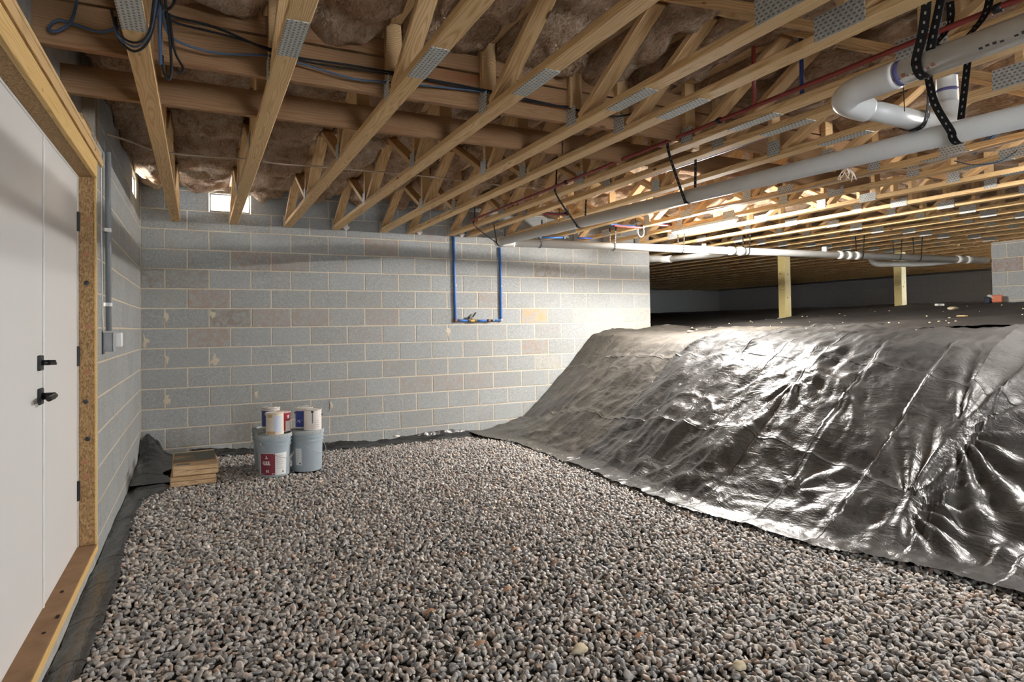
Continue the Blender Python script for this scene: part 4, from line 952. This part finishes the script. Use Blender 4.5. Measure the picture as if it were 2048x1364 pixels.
# two flooring cartons
for j, lab in enumerate(('lower flooring carton of the pair on the gravel beside the pails', 'upper flooring carton with dark printed bands on its lid')):
    z0 = .004+j*.084; dx = .008*j
    t = thing('flooring_carton', lab, 'carton', (.478+dx, -1.03, z0), 'flooring cartons')
    boxc('carton_body', (.478+dx, -1.03, z0+.041), (.345, .72, .080), 'carton', t, (0, 0, R(1.5*j)), .006)
    boxc('flap_seam', (.478+dx, -1.3915, z0+.046), (.34, .002, .004), 'carton_brown', t)
    if j:
        for y0, y1, m in ((-1.36, -1.21, 'carton'), (-1.20, -1.08, 'carton_brown'), (-1.07, -.98, 'carton_green'), (-.96, -.86, 'carton_brown'), (-.85, -.72, 'carton_green')):
            boxc('printed_band', (.486, (y0+y1)/2, z0+.0818), (.33, y1-y0, .0012), m, t, (0, 0, R(1.5)), 0)
        boxc('printed_band', (.56, -.98, z0+.0826), (.15, .30, .0012), 'carton_green', t, (0, 0, R(1.5)), 0)
        boxc('plastic_window', (.40, -1.30, z0+.0826), (.10, .06, .001), 'carton_grey', t, (0, 0, R(1.5)), 0)

# paper tags hanging from truss ends
for j, (x, z, lab) in enumerate(((2.0, 2.455, 'white paper tag hanging from the fourth truss end'), (2.86, 2.45, 'white paper tag hanging from the sixth truss end'), (3.40, 2.45, 'white paper tag hanging from the seventh truss end'))):
    o = ribbon('paper_tag', [(x, -.12, z+.07), (x+.004, -.125, z+.02), (x+.012, -.13, z-.02), (x+.035, -.14, z-.045)], (1, -.2, 0), .058, .0012, 'paper'); tag(o, lab, 'tag', 'paper tags on the truss ends')

# scraps lying on the plastic and gravel
def blob(name, c, s, mat, parent=None, seed=0, sub=2):
    bm = bmesh.new(); bmesh.ops.create_icosphere(bm, subdivisions=sub, radius=1)
    rr = np.random.default_rng(seed); k = rr.normal(size=(5, 3)); ph = rr.uniform(0, 6, 5)
    for v in bm.verts:
        q = 1+sum(.09*math.sin(v.co.dot(Vector(k[i]))*2.2+ph[i]) for i in range(5)); v.co = Vector((v.co.x*s[0], v.co.y*s[1], v.co.z*s[2]))*q
    me = bpy.data.meshes.new(name); bm.to_mesh(me); bm.free(); me.materials.append(M[mat]); me.polygons.foreach_set('use_smooth', [True]*len(me.polygons))
    return me
def mz(x, y): return float(zfar(np.array(x), np.array(y))) if x > 6.42 else float(mkz(0)(np.array(x), np.array(y)))
def drop(name, me, lab, cat, x, y, z, group=None, rz=0):
    o = bpy.data.objects.new(name, me); link(o, None, (x, y, z)); o.rotation_euler = (0, 0, rz); return tag(o, lab, cat, group)
drop('pale_stone', blob('pale_stone', None, (.032, .024, .018), 'pale_stone', None, 5), 'pale yellow stone on the near gravel', 'stone', 1.866, -5.167, .022)
drop('pale_stone', blob('pale_stone', None, (.030, .02, .016), 'pale_stone', None, 6), 'pale stone at the bottom edge of the gravel', 'stone', 2.324, -5.55, .022)
t = thing('scrap_box', 'small crumpled orange scrap box at the foot of the right block wall', 'box', (10.78, -2.30, mz(10.78, -2.3)))
boxc('box_body', (10.78, -2.30, mz(10.78, -2.3)+.05), (.10, .12, .11), 'orange', t, (0, R(12), R(20)), .012); boxc('box_flap', (10.74, -2.24, mz(10.78, -2.3)+.095), (.07, .09, .004), 'paper', t, (R(25), R(-20), 0), .001)
t = thing('scrap_bag', 'dark scrap beside the orange box', 'scrap', (10.80, -2.16, mz(10.8, -2.16))); boxc('scrap_body', (10.80, -2.16, mz(10.8, -2.16)+.05), (.09, .07, .10), 'navy', t, (0, R(-10), R(35)), .02)
drop('wood_scrap', box_mesh((.16, .05, .03), 'paper', .004), 'small white scrap on the plastic near the far posts', 'scrap', 10.35, -1.75, mz(10.35, -1.75)+.018)
drop('stone_chip', blob('stone_chip', None, (.10, .05, .025), 'pale_stone', None, 9), 'flat pale lump on the plastic left of the orange box', 'stone', 9.6, -2.35, mz(9.6, -2.35)+.01)
drop('wood_scrap', box_mesh((.20, .03, .012), 'pine', .002), 'thin wood sliver on the plastic below the posts', 'scrap', 8.3, -3.15, mz(8.3, -3.15)+.012, None, .9)
drop('stone_chip', blob('stone_chip', None, (.05, .03, .012), 'pale_stone', None, 12), 'pale chip on the dusty plastic near the wall end', 'stone', 6.0, -1.25, mz(6.0, -1.25)+.006)
ch = [blob('debris_chip', None, (.012, .009, .006), 'pale_stone', None, 20+k, 1) for k in range(3)]
for k in range(60):
    x = random.uniform(5.8, 10.2); y = random.uniform(-4.2, -.4)
    o = drop('debris_chip', ch[k % 3], 'tiny pale crumb scattered on the plastic', 'debris', x, y, mz(x, y)+.003, 'pale crumbs on the plastic', random.uniform(0, 6)); s_ = random.uniform(.6, 1.7); o.scale = (s_,)*3
for x, y, lab in ((2.136, -5.198, 'curled brown leaf scrap right of the pale yellow stone'), (1.857, -4.533, 'curled brown leaf scrap in the middle of the near gravel'), (2.133, -4.064, 'curled brown leaf scrap farthest from the camera on the gravel'),
                  (1.447, -4.584, 'curled brown leaf scrap left of the middle of the gravel'), (2.768, -5.59, 'curled brown leaf scrap nearest the shiny plastic sheet'), (1.53, -4.953, 'curled brown leaf scrap near the bottom edge of the gravel')):
    o = ribbon('dry_leaf', [(x-.02, y, .020), (x+.005, y+.01, .027), (x+.028, y+.012, .020)], (.2, 1, .2), .020, .001, 'leaf')
    tag(o, lab, 'leaf', 'brown leaf scraps on the gravel')
o = blob('leaf_crumple', None, (.05, .02, .012), 'paper', None, 31, 1); drop('paper_scrap', o, 'scrap of pale paper on the plastic at the foot of the back wall', 'scrap', 2.58, -.10, .03)

# mortar smeared over some joints of the back wall
for k, (x, z, w_, h_) in enumerate(((.225, 1.425, .026, .078), (.65, 1.455, .032, .045), (.035, 1.20, .028, .07), (.67, .985, .038, .075), (.235, .60, .034, .066), (1.075, .60, .02, .05), (3.27, 1.22, .03, .062), (.225, 1.0, .018, .075), (1.85, .42, .02, .06))):
    V = []; m_ = 22
    for q in range(m_):
        a_ = 2*math.pi*q/m_; rr_ = random.uniform(.45, 1.15); V.append((x+w_*rr_*math.cos(a_)+.012*math.sin(a_*2+k), z+h_*rr_*math.sin(a_)))
    V3 = [(p_[0], .001, p_[1]) for p_ in V]+[(p_[0], -.0032, p_[1]) for p_ in V]+[(x, -.0045, z)]
    mobj('mortar_smear', V3, [(q, (q+1) % m_, m_+(q+1) % m_, m_+q) for q in range(m_)]+[(m_+q, m_+(q+1) % m_, 2*m_) for q in range(m_)], 'mortar', wb)
# ------------------------------------------------------------------ gravel
def stone_mesh(seed):
    rr = np.random.default_rng(seed); bm = bmesh.new(); bmesh.ops.create_icosphere(bm, subdivisions=2, radius=1)
    ax = Vector((rr.uniform(.0145, .0205), rr.uniform(.0105, .0145), rr.uniform(.0065, .010))); k = rr.normal(size=(4, 3)); ph = rr.uniform(0, 6, 4)
    pl = [(Vector(v).normalized(), rr.uniform(.62, .92)) for v in rr.normal(size=(7, 3))]
    for v in bm.verts:
        c = v.co.copy()
        for nrm, d in pl:
            e = c.dot(nrm)-d
            if e > 0: c -= nrm*e*.8
        c *= 1+sum(.05*math.sin(c.dot(Vector(k[i]))*2+ph[i]) for i in range(4)); v.co = Vector((c.x*ax.x, c.y*ax.y, c.z*ax.z))
    me = bpy.data.meshes.new('stone'); bm.to_mesh(me); bm.free(); me.materials.append(M['stone']); me.polygons.foreach_set('use_smooth', [True]*len(me.polygons)); return me
SM = [stone_mesh(100+k) for k in range(10)]
sp = .0215
gx, gy = np.meshgrid(np.arange(.10, 3.98, sp), np.arange(-6.6, -.06, sp), indexing='ij')
gx = gx.ravel()+rng.uniform(-.55, .55, gx.size)*sp; gy = gy.ravel()+rng.uniform(-.55, .55, gy.size)*sp
lim = .125+.012*np.sin(gy*3.1)+.15*sst(-1.75, -1.45, gy)+.02*fbm(gy*6, gy*0, 2, 3)
ok = (gx > lim) & (gx < sheet_edge(gy)+.10) & (gy < -.13-.05*fbm(gx*5, gx*0+2, 2, 6))
for (cx, cy, rr_) in ((pf[0], pf[1], .118), (pr[0], pr[1], .118), (pbk[0], pbk[1], .118)): ok &= np.hypot(gx-cx, gy-cy) > rr_
ok &= ~((np.abs(gx-.48) < .175) & (np.abs(gy+1.03) < .365)); ok &= ~((gx < .33) & (gy > -1.28))
gx, gy = gx[ok], gy[ok]; n = gx.size
gz = gravel_z(gx, gy)+rng.uniform(-.010, .010, n)
rot = np.stack([rng.normal(0, .6, n), rng.normal(0, .6, n), rng.uniform(0, 6.283, n)], 1); scl = rng.uniform(.62, 1.22, n); idx = rng.integers(0, len(SM), n)
# individual stones: the ones that show largest from the camera
P = np.stack([gx-CAM.x, gy-CAM.y, gz-CAM.z], 1); dep = P@np.array(_f); u_ = 1024+F*(P@np.array(_r))/dep; v_ = CY-F*(P@np.array(_u))/dep
vis = (dep > .3) & (u_ > 0) & (u_ < 2048) & (v_ > 0) & (v_ < 1364)
sz = np.where(vis, scl/np.maximum(dep, .1), 0); big = np.argsort(-sz)[:300]
for q in big:
    o = bpy.data.objects.new('stone', SM[idx[q]]); link(o, floor, (gx[q], gy[q], gz[q])); o.rotation_euler = tuple(rot[q]); o.scale = (scl[q],)*3
srcs = []
for k in range(len(SM)):
    for q in big:
        if idx[q] == k: break
    srcs.append([o for o in floor.children if o.data == SM[k]][0])
rest = np.ones(n, bool); rest[big] = False
me = bpy.data.meshes.new('gravel'); me.from_pydata(np.stack([gx, gy, gz], 1)[rest].tolist(), [], [])
def attr(nm, ty, dat, key):
    a = me.attributes.new(nm, ty, 'POINT'); a.data.foreach_set(key, np.asarray(dat).ravel())
attr('srot', 'FLOAT_VECTOR', rot[rest], 'vector'); attr('sscl', 'FLOAT', scl[rest], 'value'); attr('sidx', 'INT', idx[rest].astype(np.int32), 'value')
go = bpy.data.objects.new('gravel', me); link(go, floor, (0, 0, 0)); go.location = -wloc(floor)
tag(go, 'loose grey and brown river gravel', None, None, 'stuff')
ng = bpy.data.node_groups.new('gravel_scatter', 'GeometryNodeTree')
ng.interface.new_socket('Geometry', in_out='INPUT', socket_type='NodeSocketGeometry'); ng.interface.new_socket('Geometry', in_out='OUTPUT', socket_type='NodeSocketGeometry')
gi = ng.nodes.new('NodeGroupInput'); gout = ng.nodes.new('NodeGroupOutput'); ip = ng.nodes.new('GeometryNodeInstanceOnPoints'); jn = ng.nodes.new('GeometryNodeJoinGeometry')
for s_ in reversed(srcs):
    oi = ng.nodes.new('GeometryNodeObjectInfo'); oi.inputs['Object'].default_value = s_; oi.inputs['As Instance'].default_value = True; oi.transform_space = 'ORIGINAL'
    ng.links.new(oi.outputs['Geometry'], jn.inputs[0])
def named(nm, ty):
    nd = ng.nodes.new('GeometryNodeInputNamedAttribute'); nd.data_type = ty; nd.inputs['Name'].default_value = nm; return nd.outputs['Attribute']
e2r = ng.nodes.new('FunctionNodeEulerToRotation'); ng.links.new(named('srot', 'FLOAT_VECTOR'), e2r.inputs[0])
ng.links.new(gi.outputs[0], ip.inputs['Points']); ng.links.new(jn.outputs[0], ip.inputs['Instance']); ip.inputs['Pick Instance'].default_value = True
ng.links.new(named('sidx', 'INT'), ip.inputs['Instance Index']); ng.links.new(e2r.outputs[0], ip.inputs['Rotation']); ng.links.new(named('sscl', 'FLOAT'), ip.inputs['Scale'])
ng.links.new(ip.outputs[0], gout.inputs[0])
md = go.modifiers.new('scatter', 'NODES'); md.node_group = ng
